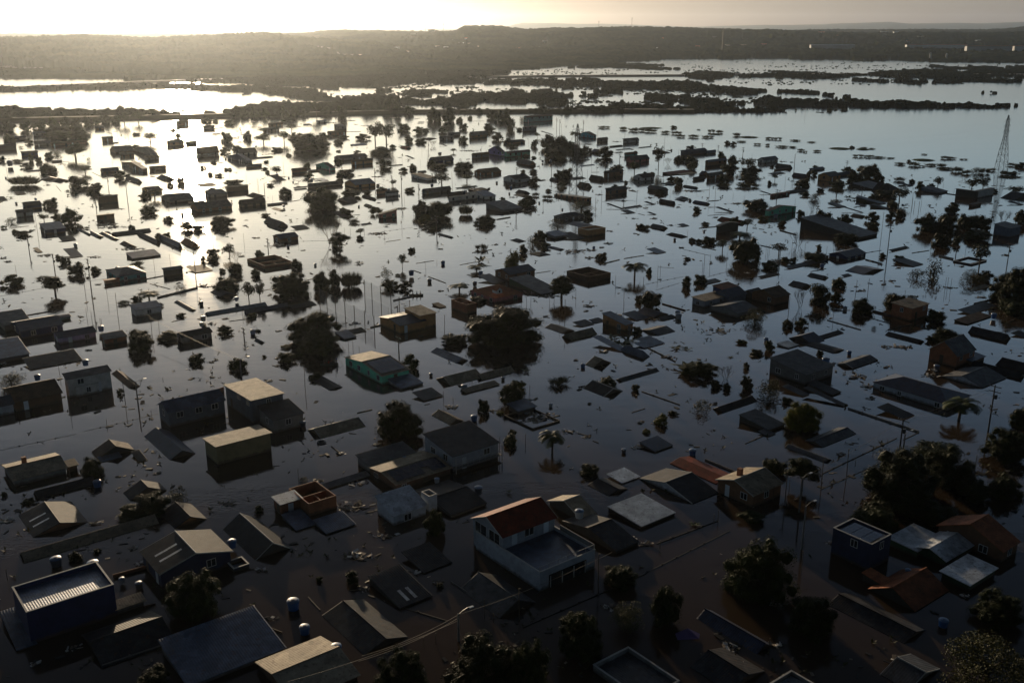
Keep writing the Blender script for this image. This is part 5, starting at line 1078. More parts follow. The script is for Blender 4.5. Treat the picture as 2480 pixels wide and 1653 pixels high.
t P 1320 440 190 90 ; t T 1750 620 190 140 ; t R 1830 700 160 60 ; t R 1915 700 90 70 ; t R 1650 770 210 100 ; t R 2140 680 280 95 ; t P 165 880 220 240 ; t R 325 830 98 90 ; t R 730 970 150 140 ; t R 885 930 165 125 ; t R 240 330 150 45 ; t L 300 340 110 60 ; t R 945 290 90 40 ; t R 745 675 100 30
t R 340 1195 280 220 ; t R 210 1140 90 110 ; t T 2170 1160 230 250 ; t B 1980 1200 150 210 ; t O 1490 1380 310 200 ; t R 1850 1410 160 105 ; t R 1990 1400 170 110 ; t R 190 1480 130 100 ; t N 80 1568 190 90 ; t R 720 720 50 20 ; t N 1300 960 60 60 ; t R 1785 300 120 70 ; t Y 1350 1590 130 50
k p 50 1200 165 ; k p 420 860 125 ; k p 450 805 70 ; k p 1850 1300 220 ; k p 1890 595 130 ; k p 258 1040 170 ; k p 1718 75 90 ; k p 1925 100 90 ; k p 748 400 50 ; k p 928 765 145 ; k p 992 740 120 ; k p 912 800 90 ; k l 1755 730 155 ; k p 1610 600 90 ; k p 1628 610 90 ; k p 1645 600 80 ; k p 2053 235 90 ; k p 2090 240 80 ; k p 2040 540 50 ; k p 1180 710 110 ; k p 2080 1370 80
k c 48 60 70 ; k p 355 35 60
w dark 607 465 32 0 ; w blue 2225 755 46 0 ; w white 1715 215 50 0 ; w blue 930 370 25 0 ; w blue 1610 1568 50 0 ; w white 640 1280 60 0 ; w white 650 1320 70 0 ; w dark 775 30 30 0
m 50 663 270 628 3 .15 wood ; m 470 1160 725 1235 4 .3 wall_brick ; m 835 515 1060 570 3 .15 wood ; m 970 190 1230 172 3 .1 wood ; m 1550 518 1670 545 4 .2 concrete ; m 2100 806 2266 772 3 .1 wood ; m 1760 355 1940 402 4 .3 wood ; m 875 330 1070 312 5 .2 wood ; m 2030 1300 2190 1262 5 .15 wood ; m 700 560 990 628 1 .05 wood ; m 960 35 1095 25 4 .15 wood ; m 205 168 280 188 3 .1 wood
m 285 945 700 860 1 .03 concrete ; m 400 1010 660 930 1 .03 concrete ; m 970 862 1200 800 1 .03 concrete
m 430 755 600 765 2 .05 wood
d 1090 1460 290 long twisted raft of roof sheets ; d 165 225 70 ; d 380 225 90 ; d 680 545 60 ; d 1480 790 90 ; d 1650 100 60 ; d 1060 215 70 ; d 1420 825 90 ; d 570 300 60 ; d 2130 1330 60 ; d 650 100 60 ; d 440 1325 70 ; d 1290 60 150
T 1980 480 .22065
b s dark gr 450 428 28 -190 655 5 nw | very wide slate blue roof
b g2 blue nv 320 645 40 130 530 35 | bright blue house with navy roof and white window
b s dark gr 270 100 2 112 312 0 |
b s dark dk 480 160 3 268 498 0 |
b g1 dark br 450 212 3 358 528 20 |
b s dark nv 700 65 4 422 748 0 nw |
b s dark dk 740 118 4 578 785 0 nw |
b s dark dk 820 585 4 800 1003 0 nw | short brown slab roof
b p blue dk 1690 722 15 1488 1858 0 nw | striped dark roof edged in blue
b g1 dark nv 500 835 3 312 722 30 nocap | dark blue gable with a long arm
b s dark gr 1050 750 3 820 1155 10 |
b s slate gr 2100 335 105 1940 2232 15 nw | dark slate cube with pale band
b s brick be 1020 1210 150 820 1218 0 | red brown brick house with pale flat roof
b g1 dark dk 800 1295 4 603 825 15 nocap | dark narrow roof touching a round tree
b s dark gr 1680 1275 4 1543 1962 10 |
b s dark br 1640 1380 8 1503 1905 0 nw | pale plank roof by a dark tank
b g1 dark dk 2040 1560 4 1658 2112 50 | dark long roof with open gable
b s dark dk 50 1545 3 18 278 8 |
b g1 dark dk 1100 1590 3 748 1165 25 nocap | dark slab roof low in the water
b s dark dk 2260 1530 3 2128 2340 10 |
b s dark be 1740 1010 3 1690 1885 0 |
b s dark gr 300 865 2 265 372 5 |
t R 60 300 220 220 ; t R 290 300 190 160 ; t R 600 250 160 120 ; t R 600 330 150 90 ; t R 830 100 120 90 ; t R 800 220 120 90 ; t R 900 210 120 110 ; t R 1200 350 270 230 ; t R 1470 160 200 140 ; t R 1400 360 300 230 ; t R 1600 330 200 200 ; t R 1750 340 290 200 ; t R 1350 520 210 180 ; t R 1520 500 135 110
t R 1740 450 300 100 ; t T 1775 740 215 280 ; t B 2030 280 140 160 ; t R 2240 280 180 180 ; t R 310 480 320 110 ; t R 60 670 140 80 ; t R 715 650 100 60 ; t R 895 680 140 70 ; t O 1265 880 220 290 ; t O 1090 880 210 130 ; t O 1720 930 330 160 ; t R 1830 900 180 140 ; t R 2150 1120 520 420 ; t R 2130 1250 330 170 ; t R 230 970 190 120 ; t R 210 1140 160 130
t R 30 1150 250 240 ; t R 465 1250 290 190 ; t R 845 1220 290 220 ; t R 1290 1340 220 150 ; t R 1400 1568 340 180 ; t O 620 1440 75 45 ; t L 1030 1085 100 25 ; t R 1240 1568 130 70 ; t R 20 560 80 60 ; t R 500 60 80 50
k p 690 490 340 ; k c 762 645 360 ; k c 1897 320 180 ; k c 2083 710 210 ; k l 1515 640 100 ; k p 408 1110 210 ; k p 550 1043 160 ; k p 278 1080 130 ; k p 1240 590 110 ; k p 1397 1000 130 ; k p 1425 990 120 ; k p 1455 1015 135 ; k p 170 1320 125 ; k p 1290 590 60 ; k p 1625 570 90 ; k p 100 590 60 ; k p 175 570 70 ; k p 1040 80 80 ; k p 1110 110 70 ; k p 1060 105 70 ; k p 1140 60 70 ; k p 960 1060 50
w blue 48 755 46 0 ; w blue 1930 1330 60 20 ; w white 1745 440 45 20 ; w dark 930 105 25 20 ; w white 300 1225 50 0
m 105 1338 475 1445 5 .2 concrete ; m 1035 602 1225 574 3 .15 wood ; m 530 600 700 572 2 .1 concrete ; m 525 675 710 722 3 .3 wood ; m 1330 635 1490 672 5 .5 concrete ; m 1715 1160 1970 1100 5 .3 wood ; m 770 1445 1030 1385 7 .2 wood ; m 550 1305 810 1380 2 .1 concrete ; m 0 795 95 772 3 .1 wood ; m 2095 1355 2160 1330 5 .1 wood
d 840 910 90 pair of white floating drums ; d 900 765 60 ; d 1580 748 60 ; d 1080 275 90 ; d 1800 1090 110 ; d 1460 985 130 ; d 250 1225 150 ; d 470 1020 120 ; d 735 950 30 ; d 700 730 60 ; d 2070 628 100 ; d 1700 1000 100 ; d 780 305 70
T 0 230 .17857
b s brown gr 1300 450 35 1285 1412 10 |
b s brown gr 1400 588 60 1382 1530 5 | 
b s dark dk 1540 655 4 1525 1605 0 |
b g2 brown gr 1575 770 35 1490 1818 60 | wide low gabled house in the glare
b s brown be 1645 812 45 1622 1818 20 |
b g2 grey gr 2070 800 45 1812 2135 65 |
b s grey be 1990 852 50 1958 2155 0 |
b g2 brown gr 1400 1040 35 1366 1612 40 |
b g2 brown gr 1940 1000 65 1600 1995 45 | long gabled house half behind a round tree
b s brown be 2050 992 50 2026 2250 0 |
b g1 dark gr 1850 1190 3 1700 1928 45 |
b g1 dark gr 2210 1158 3 2118 2370 45 |
b g1 dark gr 570 1155 3 548 805 35 |
b g1 dark gr 700 1172 3 685 928 35 |
b s dark gr 380 1048 3 358 640 5 |
b s dark br 240 1355 3 188 352 5 |
b s dark dk 10 1440 3 -40 102 5 |
b s brown br 1345 1388 100 1322 1595 5 nw | tall brown box with square roof
b s pale bl 460 522 60 446 692 10 | pale blue shed under dark trees
b g2 grey gr 480 662 40 463 692 35 |
b s brown br 705 662 45 688 1172 10 | long brown building beneath trees
b s dark gr 200 582 40 182 352 5 |
b s dark dk -10 700 75 -40 218 5 | dark wall with two square holes
b s blue dk 300 790 60 286 512 15 | blue shed by the left edge
b g2 yellow gr 2030 1302 45 1925 2195 35 | yellow house wrapped in a loose tree
b s dark dk 710 900 20 700 842 0 |
t R 100 490 240 180 ; t R 370 480 200 200 ; t R 560 450 210 160 ; t R 730 440 210 170 ; t R 880 430 170 160 ; t R 1040 430 160 160 ; t R 1200 420 170 160 ; t R 1300 400 150 110 ; t R 1430 385 130 130 ; t R 1570 380 150 100 ; t T 1690 400 200 180 ; t T 1880 370 170 140 ; t T 2090 300 150 100
t R 780 560 360 200 ; t R 1060 570 340 210 ; t T 830 640 400 120 ; t R 1130 640 150 130 ; t T 1030 860 360 240 ; t R 130 640 200 150 ; t R 400 660 120 80 ; t R 30 900 110 90 ; t L 250 910 220 50 ; t R 360 985 150 80 ; t R 670 850 120 110 ; t O 770 820 150 90 ; t R 430 900 90 130 ; t R 530 915 90 100 ; t R 660 1050 290 160
t L 340 1220 380 150 ; t R 1040 1240 300 200 ; t R 1290 1320 270 160 ; t T 1160 1060 170 120 ; t O 1200 900 70 60 ; t T 2040 650 200 160 ; t R 1650 1130 210 130 ; t T 2100 1400 260 160 ; t R 1970 1400 180 90 ; t R 1850 725 130 60 ; t R 1850 545 115 40 ; t R 2310 1240 110 60 ; t O 280 720 90 40 ; t N 150 1400 80 40
k c 1475 1290 190 ; k l 1735 1470 290 ; k p 1010 995 110 ; k p 1515 560 90 ; k p 1605 600 130 ; k p 1220 770 80 ; k p 100 1080 140 ; k p 200 870 90 ; k p 1530 950 80 ; k p 1745 580 160
w white 140 975 80 20 ; w dark 222 1475 30 0 ; w dark 80 1130 25 0
m 1250 1050 1440 1140 2 .1 concrete ; m 700 912 940 905 2 .1 wood ; m 760 1230 830 1310 2 .1 wood
d 1810 900 90 ; d 1880 925 80 ; d 650 1225 80 ; d 840 940 100 ; d 1460 1355 100 ; d 460 1350 80 ; d 1600 440 50 ; d 1480 515 60 ; d 2300 400 120 ; d 2150 415 60 ; d 2250 500 110
T 410 230 .17857
b s brown gr 10 645 65 -35 205 10 |
b s grey be 230 645 40 212 374 0 |
b g2 white br 395 790 45 362 668 75 | white walled house beside the sun glitter
b g2 grey dk 960 785 45 900 1185 50 |
b g2 slate bl 1075 895 50 783 1122 60 | slate blue gable fronted house
b s grey bl 1060 968 28 1043 1252 5 |
b g2 green dk 2200 990 55 1988 2252 52 | emerald green gabled house
b s dark gr 1900 1030 20 1885 2045 0 |
b s brick br 1680 1018 60 1658 1862 5 | 
b s dark zn 2080 1170 3 1978 2168 0 |
b s brown be 790 1255 75 768 1068 5 nw | plain brown box with beige roof edge
b g1 dark br 1110 1385 4 1048 1292 35 |
b s grey gr 565 1350 60 483 780 15 |
b g2 grey gr 20 1430 50 -112 335 60 | grey roofed green walled house
b s wood be 280 1470 20 258 480 0 |
b g2 brown gr 400 1545 60 285 848 60 | large brown house with two grey roofs
b g2 dark dk 990 1480 55 942 1302 50 | dark house with pale porch roof
b s dark gr 1345 1495 4 1325 1600 0 |
b s dark dk 1480 1165 3 1345 1585 10 |
b s dark dk 1700 1268 3 1688 1872 0 |
b s dark dk 1710 1295 3 1695 1870 0 |
b s dark be 420 1245 3 360 635 15 |
b s dark be 260 1110 3 232 390 10 |
b g2 grey gr 1900 1235 40 1878 2345 30 | long grey roof behind the dark dome tree
b s brown br 1360 400 35 1343 1537 5 |
b s grey gr 1285 468 45 1270 1492 10 |
b s pale bl 2003 355 40 1993 2132 5 |
b s brown br 2160 512 60 2145 2400 5 |
b s grey gr 470 435 45 458 612 5 |
b s brown be 110 372 65 90 266 5 |
b g1 brown br 600 262 15 468 645 35 | small house on the embankment
b s dark dk 600 540 3 575 705 5 |
b s dark dk 1110 870 3 1088 1405 10 |
b s dark dk 1850 408 3 1818 1932 5 |
t T 60 560 160 120 ; t R 130 585 130 90 ; t R 780 640 170 190 ; t R 1060 600 170 140 ; t T 1280 660 260 150 ; t R 1460 760 180 70 ; t T 1560 650 200 180 ; t R 1900 740 620 260 ; t R 1830 620 260 140 ; t R 2080 620 220 140 ; t R 750 780 150 90 ; t R 910 740 150 80 ; t R 600 920 130 50 ; t O 110 1030 140 120 ; t R 160 1200 130 120
t R 450 1000 115 60 ; t R 560 1090 105 50 ; t R 680 1105 130 40 ; t R 770 1020 65 40 ; t R 820 1020 65 40 ; t R 1320 915 80 40 ; t T 1460 1090 170 140 ; t R 1330 1060 95 45 ; t R 1300 1010 100 35 ; t R 1870 980 150 80 ; t R 1890 1120 160 90 ; t R 1370 1235 110 50 ; t R 1580 1360 230 140 ; t R 2080 1470 500 250 ; t R 870 1225 270 60
t R 1620 825 115 35 ; t R 900 315 150 130 ; t R 1010 305 130 110 ; t R 1160 305 150 130 ; t R 1290 300 140 120 ; t R 1420 300 160 120 ; t R 1570 300 160 150 ; t R 1690 290 140 130 ; t R 1810 285 130 100 ; t T 2000 290 130 190 ; t R 2130 275 140 110 ; t R 2320 270 130 130 ; t R 500 370 160 50 ; t R 620 370 100 40 ; t R 1600 360 190 70
t T 1280 520 170 80 ; t R 800 290 110 80 ; t R 820 400 160 90 ; t T 1660 500 160 130 ; t R 1700 600 120 110 ; t R 2300 660 150 90 ; t R 2290 930 130 80 ; t R 2320 1140 140 110 ; t O 250 860 150 60 ; t T 180 290 100 100 ; t R 590 1300 130 50 ; t R 2300 770 80 25 ; t R 60 480 60 40
k l 1305 1490 290 ; k p 135 920 150 ; k p 945 510 130 ; k p 1555 1055 140 ; k p 825 1170 110 ; k p 2090 920 90 ; k p 1215 1310 170 ; k p 1405 1460 95 ; k p 1990 950 100 ; k p 1045 1160 90 ; k p 1600 780 70 ; k p 1195 1220 90
w dark 1465 1130 40 30 ; w dark 1620 1130 26 0 ; w dark 1680 1185 22 0 ; w dark 1180 740 30 30 ; w dark 1930 1200 50 20 ; w dark 765 870 30 0
m 1255 925 1360 975 2 .1 wood ; m 960 645 1170 635 2 .1 wood ; m 1630 1450 1780 1425 3 .1 wood ; m 255 1208 345 1235 2 .1 wood ; m 1120 875 1410 842 4 .3 concrete ; m 615 460 735 440 2 .3 concrete ; m 460 570 590 562 2 .1 wood ; m 1830 345 1950 343 1 .1 wood
d 1190 440 250 ; d 1900 425 300 ; d 1730 430 100 ; d 1000 540 100 ; d 620 550 100 ; d 300 500 100 ; d 1300 810 80 ; d 1380 800 80 ; d 1180 360 110 ; d 1500 1110 150 ; d 2200 380 200 ; d 700 920 60 ; d 1900 1160 500 ; d 270 430 160
T 820 230 .17857
b s grey gr 15 430 50 -60 105 15 |
b s dark bl 200 688 4 162 385 5 |
b g2 grey gr 20 860 50 -60 392 30 |
b s orange br 190 900 70 173 462 10 |
b g2 orange bl 235 1220 60 82 492 50 | orange walled house with blue grey roof
b s brick br 535 1300 65 520 655 5 | small brick box beside the white box
b s white gr 660 1325 75 648 810 10 | white box house with two tanks
b g2 grey gr 140 1465 5 -20 258 55 |
b g1 dark gr 400 1510 8 345 452 20 |
b g1 dark dk 470 1420 3 315 512 25 |
b s white be 1215 1135 45 988 1332 15 | white open porched house with beige roof
b g2 blue gr 1290 895 50 1222 1560 45 | blue house with red brick end
b s slate br 1830 812 70 1806 2040 5 | slate walled building left of the purple house
b g2 purple nv 2200 770 80 2030 2252 60 | violet gabled house
b g2 brick br 1960 1055 50 1842 2205 40 | brick house with bright red tarp
b s green gr 2290 790 75 2250 2600 10 | long emerald green block
b s grey gr 1385 582 50 1366 1562 5 |
b g2 grey gr 1500 532 40 1480 1652 20 |
b g2 brown gr 1800 542 60 1772 2012 40 |
b g2 slate gr 1170 1312 50 1133 1522 35 | slate house with tank and two bright windows
b g2 dark dk 1500 1375 6 1478 1745 50 |
b p white gr 1515 1388 85 1500 1872 0 | long white building with flat roof
b g2 white bl 2000 1375 65 1745 2128 40 | white house joined to the long white building
b s dark br 1850 1305 10 1758 2038 0 |
b s dark dk 1610 1275 3 1588 1885 5 | flat dark slab right of a spindly tree
b s dark dk 1000 865 3 903 1032 10 |
b g1 dark rd 920 730 3 833 985 25 | 
b s dark dk 730 965 3 718 870 0 |
b s dark gr 1090 1050 8 1072 1192 10 |
b s dark gr 2300 1210 40 2265 2400 5 |
b g1 grey gr 1130 605 3 1190 1330 20 |
b s dark dk 1450 692 2 1362 1462 0 |
t T 500 660 260 340 ; t T 650 670 300 340 ; t R 590 800 340 130 ; t R 740 720 110 60 ; t R 880 490 200 150 ; t R 1110 520 230 110 ; t R 960 640 180 110 ; t R 1120 650 180 90 ; t R 1300 360 230 190 ; t R 1490 370 230 190 ; t R 680 240 150 220 ; t R 790 240 150 230 ; t R 960 260 150 110 ; t R 400 240 260 140 ; t R 60 320 150 170 ; t R 1420 510 150 100
t R 1700 470 140 110 ; t R 1690 640 150 110 ; t R 2070 320 150 110 ; t R 2230 350 230 170 ; t R 2040 490 230 130 ; t R 2150 610 190 130 ; t R 615 980 225 160 ; t R 1010 1010 150 100 ; t R 880 1040 130 70 ; t R 1700 1020 330 150 ; t T 1400 1230 290 200 ; t T 740 1230 115 90 ; t R 970 1310 160 80 ; t R 590 1300 130 70 ; t R 170 1370 310 110
t R 390 1340 130 60 ; t T 1560 780 110 60 ; t R 250 785 110 45 ; t R 2220 1430 80 65 ; t T 1740 1180 220 120 ; t B 1280 690 120 70 ; t R 100 1080 260 100 ; t L 560 820 200 70 ; t R 530 1240 60 40 ; t R 1370 1000 250 90 ; t R 1260 960 140 100 ; t R 330 600 220 90 ; t R 60 590 160 60 ; t R 1640 370 120 70 ; t R 1780 330 90 40 ; t N 1690 1520 150 60 ; t R 1190 490 120 50 ; t R 2290 660 160 90 ; t R 480 1560 170 40 ; t R 60 1568 130 50
k c 495 1190 200 ; k c 857 1370 300 ; k c 727 1290 200 ; k c 1090 1390 180 ; k c 1218 750 120 ; k p 1205 870 130 ; k p 1545 1280 250 ; k p 2125 1010 130 ; k p 893 1430 80 ; k p 1110 940 60 ; k p 235 680 120 ; k p 1188 440 120 ; k p 1345 810 40 ; k p 865 900 60 ; k p 1025 750 60 ; k p 1130 780 70
w dark 685 1335 45 30 ; w dark 760 1330 30 40 ; w dark 1268 1285 45 40 ; w dark 825 1370 24 0 ; w dark 2145 1200 32 0 ; w dark 1845 1300 26 0 ; w dark 1375 860 50 40 ; w dark 1705 1370 50 30 ; w dark 2040 1330 40 40 ; w dark 275 1520 28 0 ; w blue 457 880 24 0
m 730 352 850 350 2 .1 wood ; m 1870 312 1950 316 3 .1 wood ; m 0 500 300 497 3 .2 concrete
m 1820 355 1980 355 2 .1 concrete
d 1060 325 80 ; d 1120 370 110 ; d 1100 390 90 ; d 540 1110 150 ; d 400 420 200 ; d 150 350 200 ; d 830 850 40 ; d 540 1465 60 ; d 1750 760 260 ; d 1350 1020 100 ; d 870 1540 120 ; d 700 310 300 ; d 240 400 60
T 1230 230 .17857
b s teal dk 250 305 90 213 608 10 | grey green school block at the far bank
b p slate gr 215 435 85 198 390 0 | blue grey apartment tower
b g2 cyan dk 1150 550 55 958 1200 40 | cyan house with dark roof
b g2 grey gr 1230 605 50 1208 1356 22 |
b s white gr 1580 622 50 1562 1778 20 | white fronted house near the reeds
b s dark gr 1480 752 3 1462 1668 5 |
b s dark dk 1470 790 3 1448 1562 5 |
b s dark br 1400 708 5 1378 1562 10 |
b s dark dk 590 540 3 443 612 5 |
b s teal br 1600 802 55 1582 1757 10 |
b g2 pink nv 1680 882 60 1606 1918 45 | faded pink house with navy roof
b g1 brick gr 290 945 22 116 378 45 | grey roof over a brick end wall
b g2 white dk 100 1145 75 -60 305 40 | white gabled house with brown side
b s brown dk 1325 1052 95 1302 1564 5 | dark brown box house on a corner
b g2 white dk 1830 1122 65 1710 1985 40 | white fronted house with brown roof
b g1 dark dk 1250 1165 3 1098 1314 55 | 
b g1 dark br 1060 1258 4 938 1140 55 |
b s dark dk 900 1150 3 838 1058 10 |
b s dark bl 1000 970 3 983 1175 5 |
b sn brick gr 1060 1400 70 628 1132 30 | long brick house sloping into the water
b s brown gr 1350 1302 75 1332 1616 25 | brown house with slanting grey roof
b g1 dark gr 2100 1292 45 1898 2172 35 |
b g1 dark dk 200 1345 3 100 300 35 |
b g1 dark dk 180 1378 3 80 290 15 |
b s dark dk 1540 1550 3 1338 1568 5 |
b s dark dk 1590 1545 3 1568 1818 10 |
b s dark rd 2200 1085 8 2098 2500 5 nw | red edged canopy with beige floor
b s dark dk 2150 1225 4 2078 2252 5 |
b s brown dk 20 642 40 -60 232 10 |
b g1 dark gr 600 840 15 520 665 30 |
b s dark dk 1790 722 2 1765 1945 0 |
b s dark dk 2100 795 4 1960 2200 10 |
b g1 dark gr 650 1165 6 565 700 30 |
b s dark dk 80 1265 3 72 240 0 |
b g1 dark bl 1190 770 30 1140 1260 30 |
t R 560 720 260 220 ; t R 720 740 330 240 ; t R 860 760 220 160 ; t R 650 850 420 180 ; t R 960 840 250 170 ; t R 1060 790 200 120 ; t R 1310 850 260 180 ; t P 915 610 130 160 ; t R 1470 1030 240 110 ; t T 1715 1060 180 180 ; t T 2040 1005 160 370 ; t R 2300 900 150 100 ; t R 700 1130 190 130 ; t R 800 1120 200 170 ; t R 350 1200 210 120
t R 340 1060 165 50 ; t R 210 1050 80 45 ; t O 710 900 150 100 ; t R 555 1310 105 45 ; t L 380 1370 110 65 ; t L 540 1410 170 70 ; t R 1450 1265 110 65 ; t R 1960 1080 75 50 ; t R 1860 1065 60 35 ; t R 2230 1170 160 80 ; t T 2300 1230 150 140 ; t R 360 700 120 120 ; t T 405 580 90 80 ; t R 60 710 170 50 ; t O 190 360 100 80 ; t R 150 485 120 50 ; t R 40 470 130 230
t R 240 1510 260 130 ; t L 1570 470 140 50 ; t L 1740 490 260 60 ; t L 1930 500 230 55 ; t G 1940 450 300 20 ; t R 2245 450 100 50 ; t L 2150 520 160 45 ; t L 2290 530 160 50 ; t L 1300 450 180 40 ; t O 720 1290 220 70 ; t R 740 1240 150 100 ; t B 2170 940 110 90 ; t R 350 860 100 30 ; t R 250 840 120 40 ; t N 2010 1010 40 20 ; t R 1600 1200 80 50 ; t R 2050 1340 200 40
k c 660 480 170 ; k c 703 515 185 ; k p 730 530 140 ; k c 1022 510 170 ; k p 1217 600 190 ; k p 1583 600 160 ; k l 590 1125 160 ; k c 120 1090 110 ; k c 93 610 280 ; k p 1135 900 160 ; k c 1515 940 160 ; k l 1320 1040 120 ; k p 2118 760 185 ; k p 1898 1050 130 ; k p 1270 1455 165 ; k p 1192 1510 130 ; k p 1747 1425 130 ; k p 1208 980 120 ; k p 1078 1080 70 ; k p 1400 1440 90 ; k p 280 650 60 ; k p 2315 790 50 ; k p 2205 720 40 ; k p 2110 1160 80 ; k p 1520 840 90 ; k p 478 1520 90 ; k p 2200 1370 90
w dark 1268 945 26 0 ; w blue 40 1265 34 0 ; w dark 20 1345 28 0 ; w dark 425 1475 22 0 ; w white 580 930 36 20 ; w dark 2218 758 26 0 ; w dark 1330 960 30 10 ; w dark 470 920 30 10
m 1640 1300 1760 1320 2 .1 wood ; m 1130 1050 1240 1048 2 .1 wood ; m 2010 1090 2110 1112 2 .1 wood ; m 1280 1445 1700 1430 1 .05 concrete ; m 340 765 370 800 2 .1 wood
d 1240 1355 90 ; d 1600 1265 160 ; d 60 1390 100 ; d 1920 1395 100 ; d 1480 635 100 ; d 1580 1180 150 ; d 1700 1300 100 ; d 1260 1245 60 ; d 1050 880 200 ; d 1550 1440 150 ; d 560 1450 100 ; d 1680 740 60 ; d 1080 670 150 ; d 420 970 50 ; d 480 1160 130
T 1640 230 .17857
b s navy nv 75 780 60 48 402 20 | big navy roofed building behind hedges
b s slate bl 410 775 35 394 525 10 |
b s brown bl 420 905 80 383 675 10 |
b g2 brown gr 430 1090 75 403 622 30 |
b g2 dark dk 240 1135 30 223 372 20 |
b g2 white nv 1180 885 55 1095 1368 32 | white house with navy hipped roof at the shore
b g1 dark dk 1505 998 4 1328 1562 45 | dark ridged roof at the shore
b s brick br 1340 1020 12 1318 1532 0 nw |
b s dark dk 1300 1085 3 1232 1468 10 |
b g1 dark nv 1720 1118 4 1558 1765 40 |
b g2 orange gr 2065 1105 95 1912 2215 42 | tall orange brown house with grey roof
b s navy nv 2150 1080 40 2130 2420 10 |
b p pink dk 1290 1348 48 1268 1528 0 | pink flat roofed house behind a tall pole
b s dark dk 1260 1350 3 1118 1275 0 |
b g2 dark gr 1490 1330 3 1470 1742 25 |
b g1 dark bl 20 1425 3 -20 168 35 |
b g1 dark gr 240 1268 3 78 282 20 |
b s dark dk 2200 1530 3 2050 2290 5 |
b g1 brown nv 340 1080 20 300 420 40 |
b s dark be 60 1085 3 -40 250 10 |
b s navy nv 1820 1020 20 1808 2000 15 |
t R 190 730 140 60 ; t R 600 870 160 130 ; t R 740 950 160 160 ; t R 710 1060 250 200 ; t R 190 920 280 120 ; t R 200 1010 140 130 ; t R 60 900 170 90 ; t R 620 1180 200 130 ; t L 650 1250 230 60 ; t T 960 1010 300 180 ; t R 1000 1080 300 160 ; t R 960 1170 280 120 ; t L 950 1250 350 70 ; t T 1325 1160 100 100 ; t R 1255 1215 85 65
t R 1710 1250 230 160 ; t R 1780 1090 80 80 ; t R 1850 1090 110 90 ; t R 2190 1250 240 130 ; t T 2160 1370 180 130 ; t O 1870 1420 190 110 ; t R 1940 1310 110 60 ; t R 1870 985 85 40 ; t R 2310 1050 160 90 ; t R 20 1220 130 130 ; t N 2320 1400 130 70 ; t R 2060 220 95 45 ; t R 2260 215 90 30 ; t R 2150 208 60 14 ; t R 1610 215 22 35 ; t R 1740 1370 130 60
t L 470 510 110 60 ; t L 570 515 120 50 ; t G 520 535 180 15 ; t L 800 555 150 55 ; t G 970 575 260 18 ; t L 1250 600 130 40 ; t L 1370 605 130 40 ; t L 1600 625 160 25 ; t L 1820 645 120 20 ; t L 50 570 130 45 ; t L 220 575 160 50 ; t L 410 580 180 40 ; t R 680 670 90 65 ; t R 760 680 100 60 ; t L 870 640 140 25 ; t L 1090 680 110 35 ; t L 1230 690 80 40 ; t L 1420 710 180 35
t L 1560 715 140 25 ; t L 1680 760 110 40 ; t L 1900 770 110 35 ; t G 2210 730 280 18 ; t L 290 475 60 15 ; t R 1290 985 70 40 ; t L 1740 780 60 30
k c 338 740 85 ; k c 557 730 50 ; k c 888 840 130 ; k l 1582 1045 245 ; k p 438 1330 260 ; k p 514 1420 170 ; k c 1342 1495 215 ; k p 1415 935 80 ; k c 2300 985 95 ; k p 1465 1215 110 ; k p 1597 1520 120 ; k p 1735 280 120 ; k p 1550 1210 80 ; k p 220 1060 120 ; k p 875 1060 60 ; k p 120 1250 90 ; k p 268 1270 80 ; k p 903 1450 90 ; k p 758 1380 50 ; k p 1015 850 50 ; k p 1170 1370 60
m 780 1265 890 1290 3 .2 wood ; m 60 1305 430 1290 2 .1 wood ; m 1560 1170 1640 1178 2 .1 wood ; m 1880 235 1990 243 3 .4 wood ; m 2050 1475 2290 1520 4 .2 concrete ; m 440 1440 570 1430 4 .2 wood
d 170 1440 60 ; d 1430 905 130 ; d 1550 915 60 ; d 1370 240 60 ; d 200 1305 230 ; d 1780 195 200 ; d 1940 1350 160 ; d 660 1480 30
T 2060 230 .17857
b s dark gr 290 1275 15 18 518 10 nw | grey shed among dark trees
b h1 dark dk 530 1290 35 330 660 70 | dark hipped roof with two trees in front
b s dark nv 430 1478 4 70 474 5 nw |
b s dark dk 180 1510 4 60 218 10 |
b s slate gr 1200 1322 20 960 1315 15 nw |
b f dark dk 1700 1310 110 1432 1716 0 nw | tall black wall of a waterside house
b f white gr 1724 1300 110 1716 1942 0 nw,+
b s brown br 1640 1490 35 1620 1772 0 nw | small brown box below the black wall
b g1 dark dk 2230 1420 4 2038 2500 60 | dark gable among reeds at the right edge
b s dark dk 2300 1495 3 2128 2345 5 |
b g1 dark dk 350 1300 12 290 515 100 nocap | steep dark roof with pale streak
b s dark dk 800 1240 3 640 850 5 |
t R 250 1120 320 230 ; t R 60 1180 230 200 ; t R 380 1160 180 120 ; t Y 150 1180 180 60 ; t L 665 1165 150 70 ; t R 832 1185 95 55 ; t R 945 1290 150 140 ; t T 1180 1260 140 180 ; t R 1080 1270 130 90 ; t T 1640 1300 190 210 ; t T 1790 1300 190 230 ; t R 1910 1320 180 70 ; t T 660 1460 250 240 ; t R 450 1380 300 120 ; t R 310 1430 160 110 ; t N 60 1420 110 70 ; t T 2230 1350 270 130
t L 110 840 150 45 ; t L 250 845 160 40 ; t L 390 855 170 30 ; t L 530 862 130 20 ; t L 1280 865 120 50 ; t L 1360 868 130 40 ; t L 1540 880 110 20 ; t L 670 945 160 40 ; t L 860 960 150 70 ; t L 960 975 90 30 ; t R 790 910 70 40 ; t L 1090 960 160 40 ; t L 1220 975 170 60 ; t L 1300 1010 230 35 ; t L 1440 1040 160 90 ; t L 1580 1070 150 70 ; t O 1700 1060 170 100
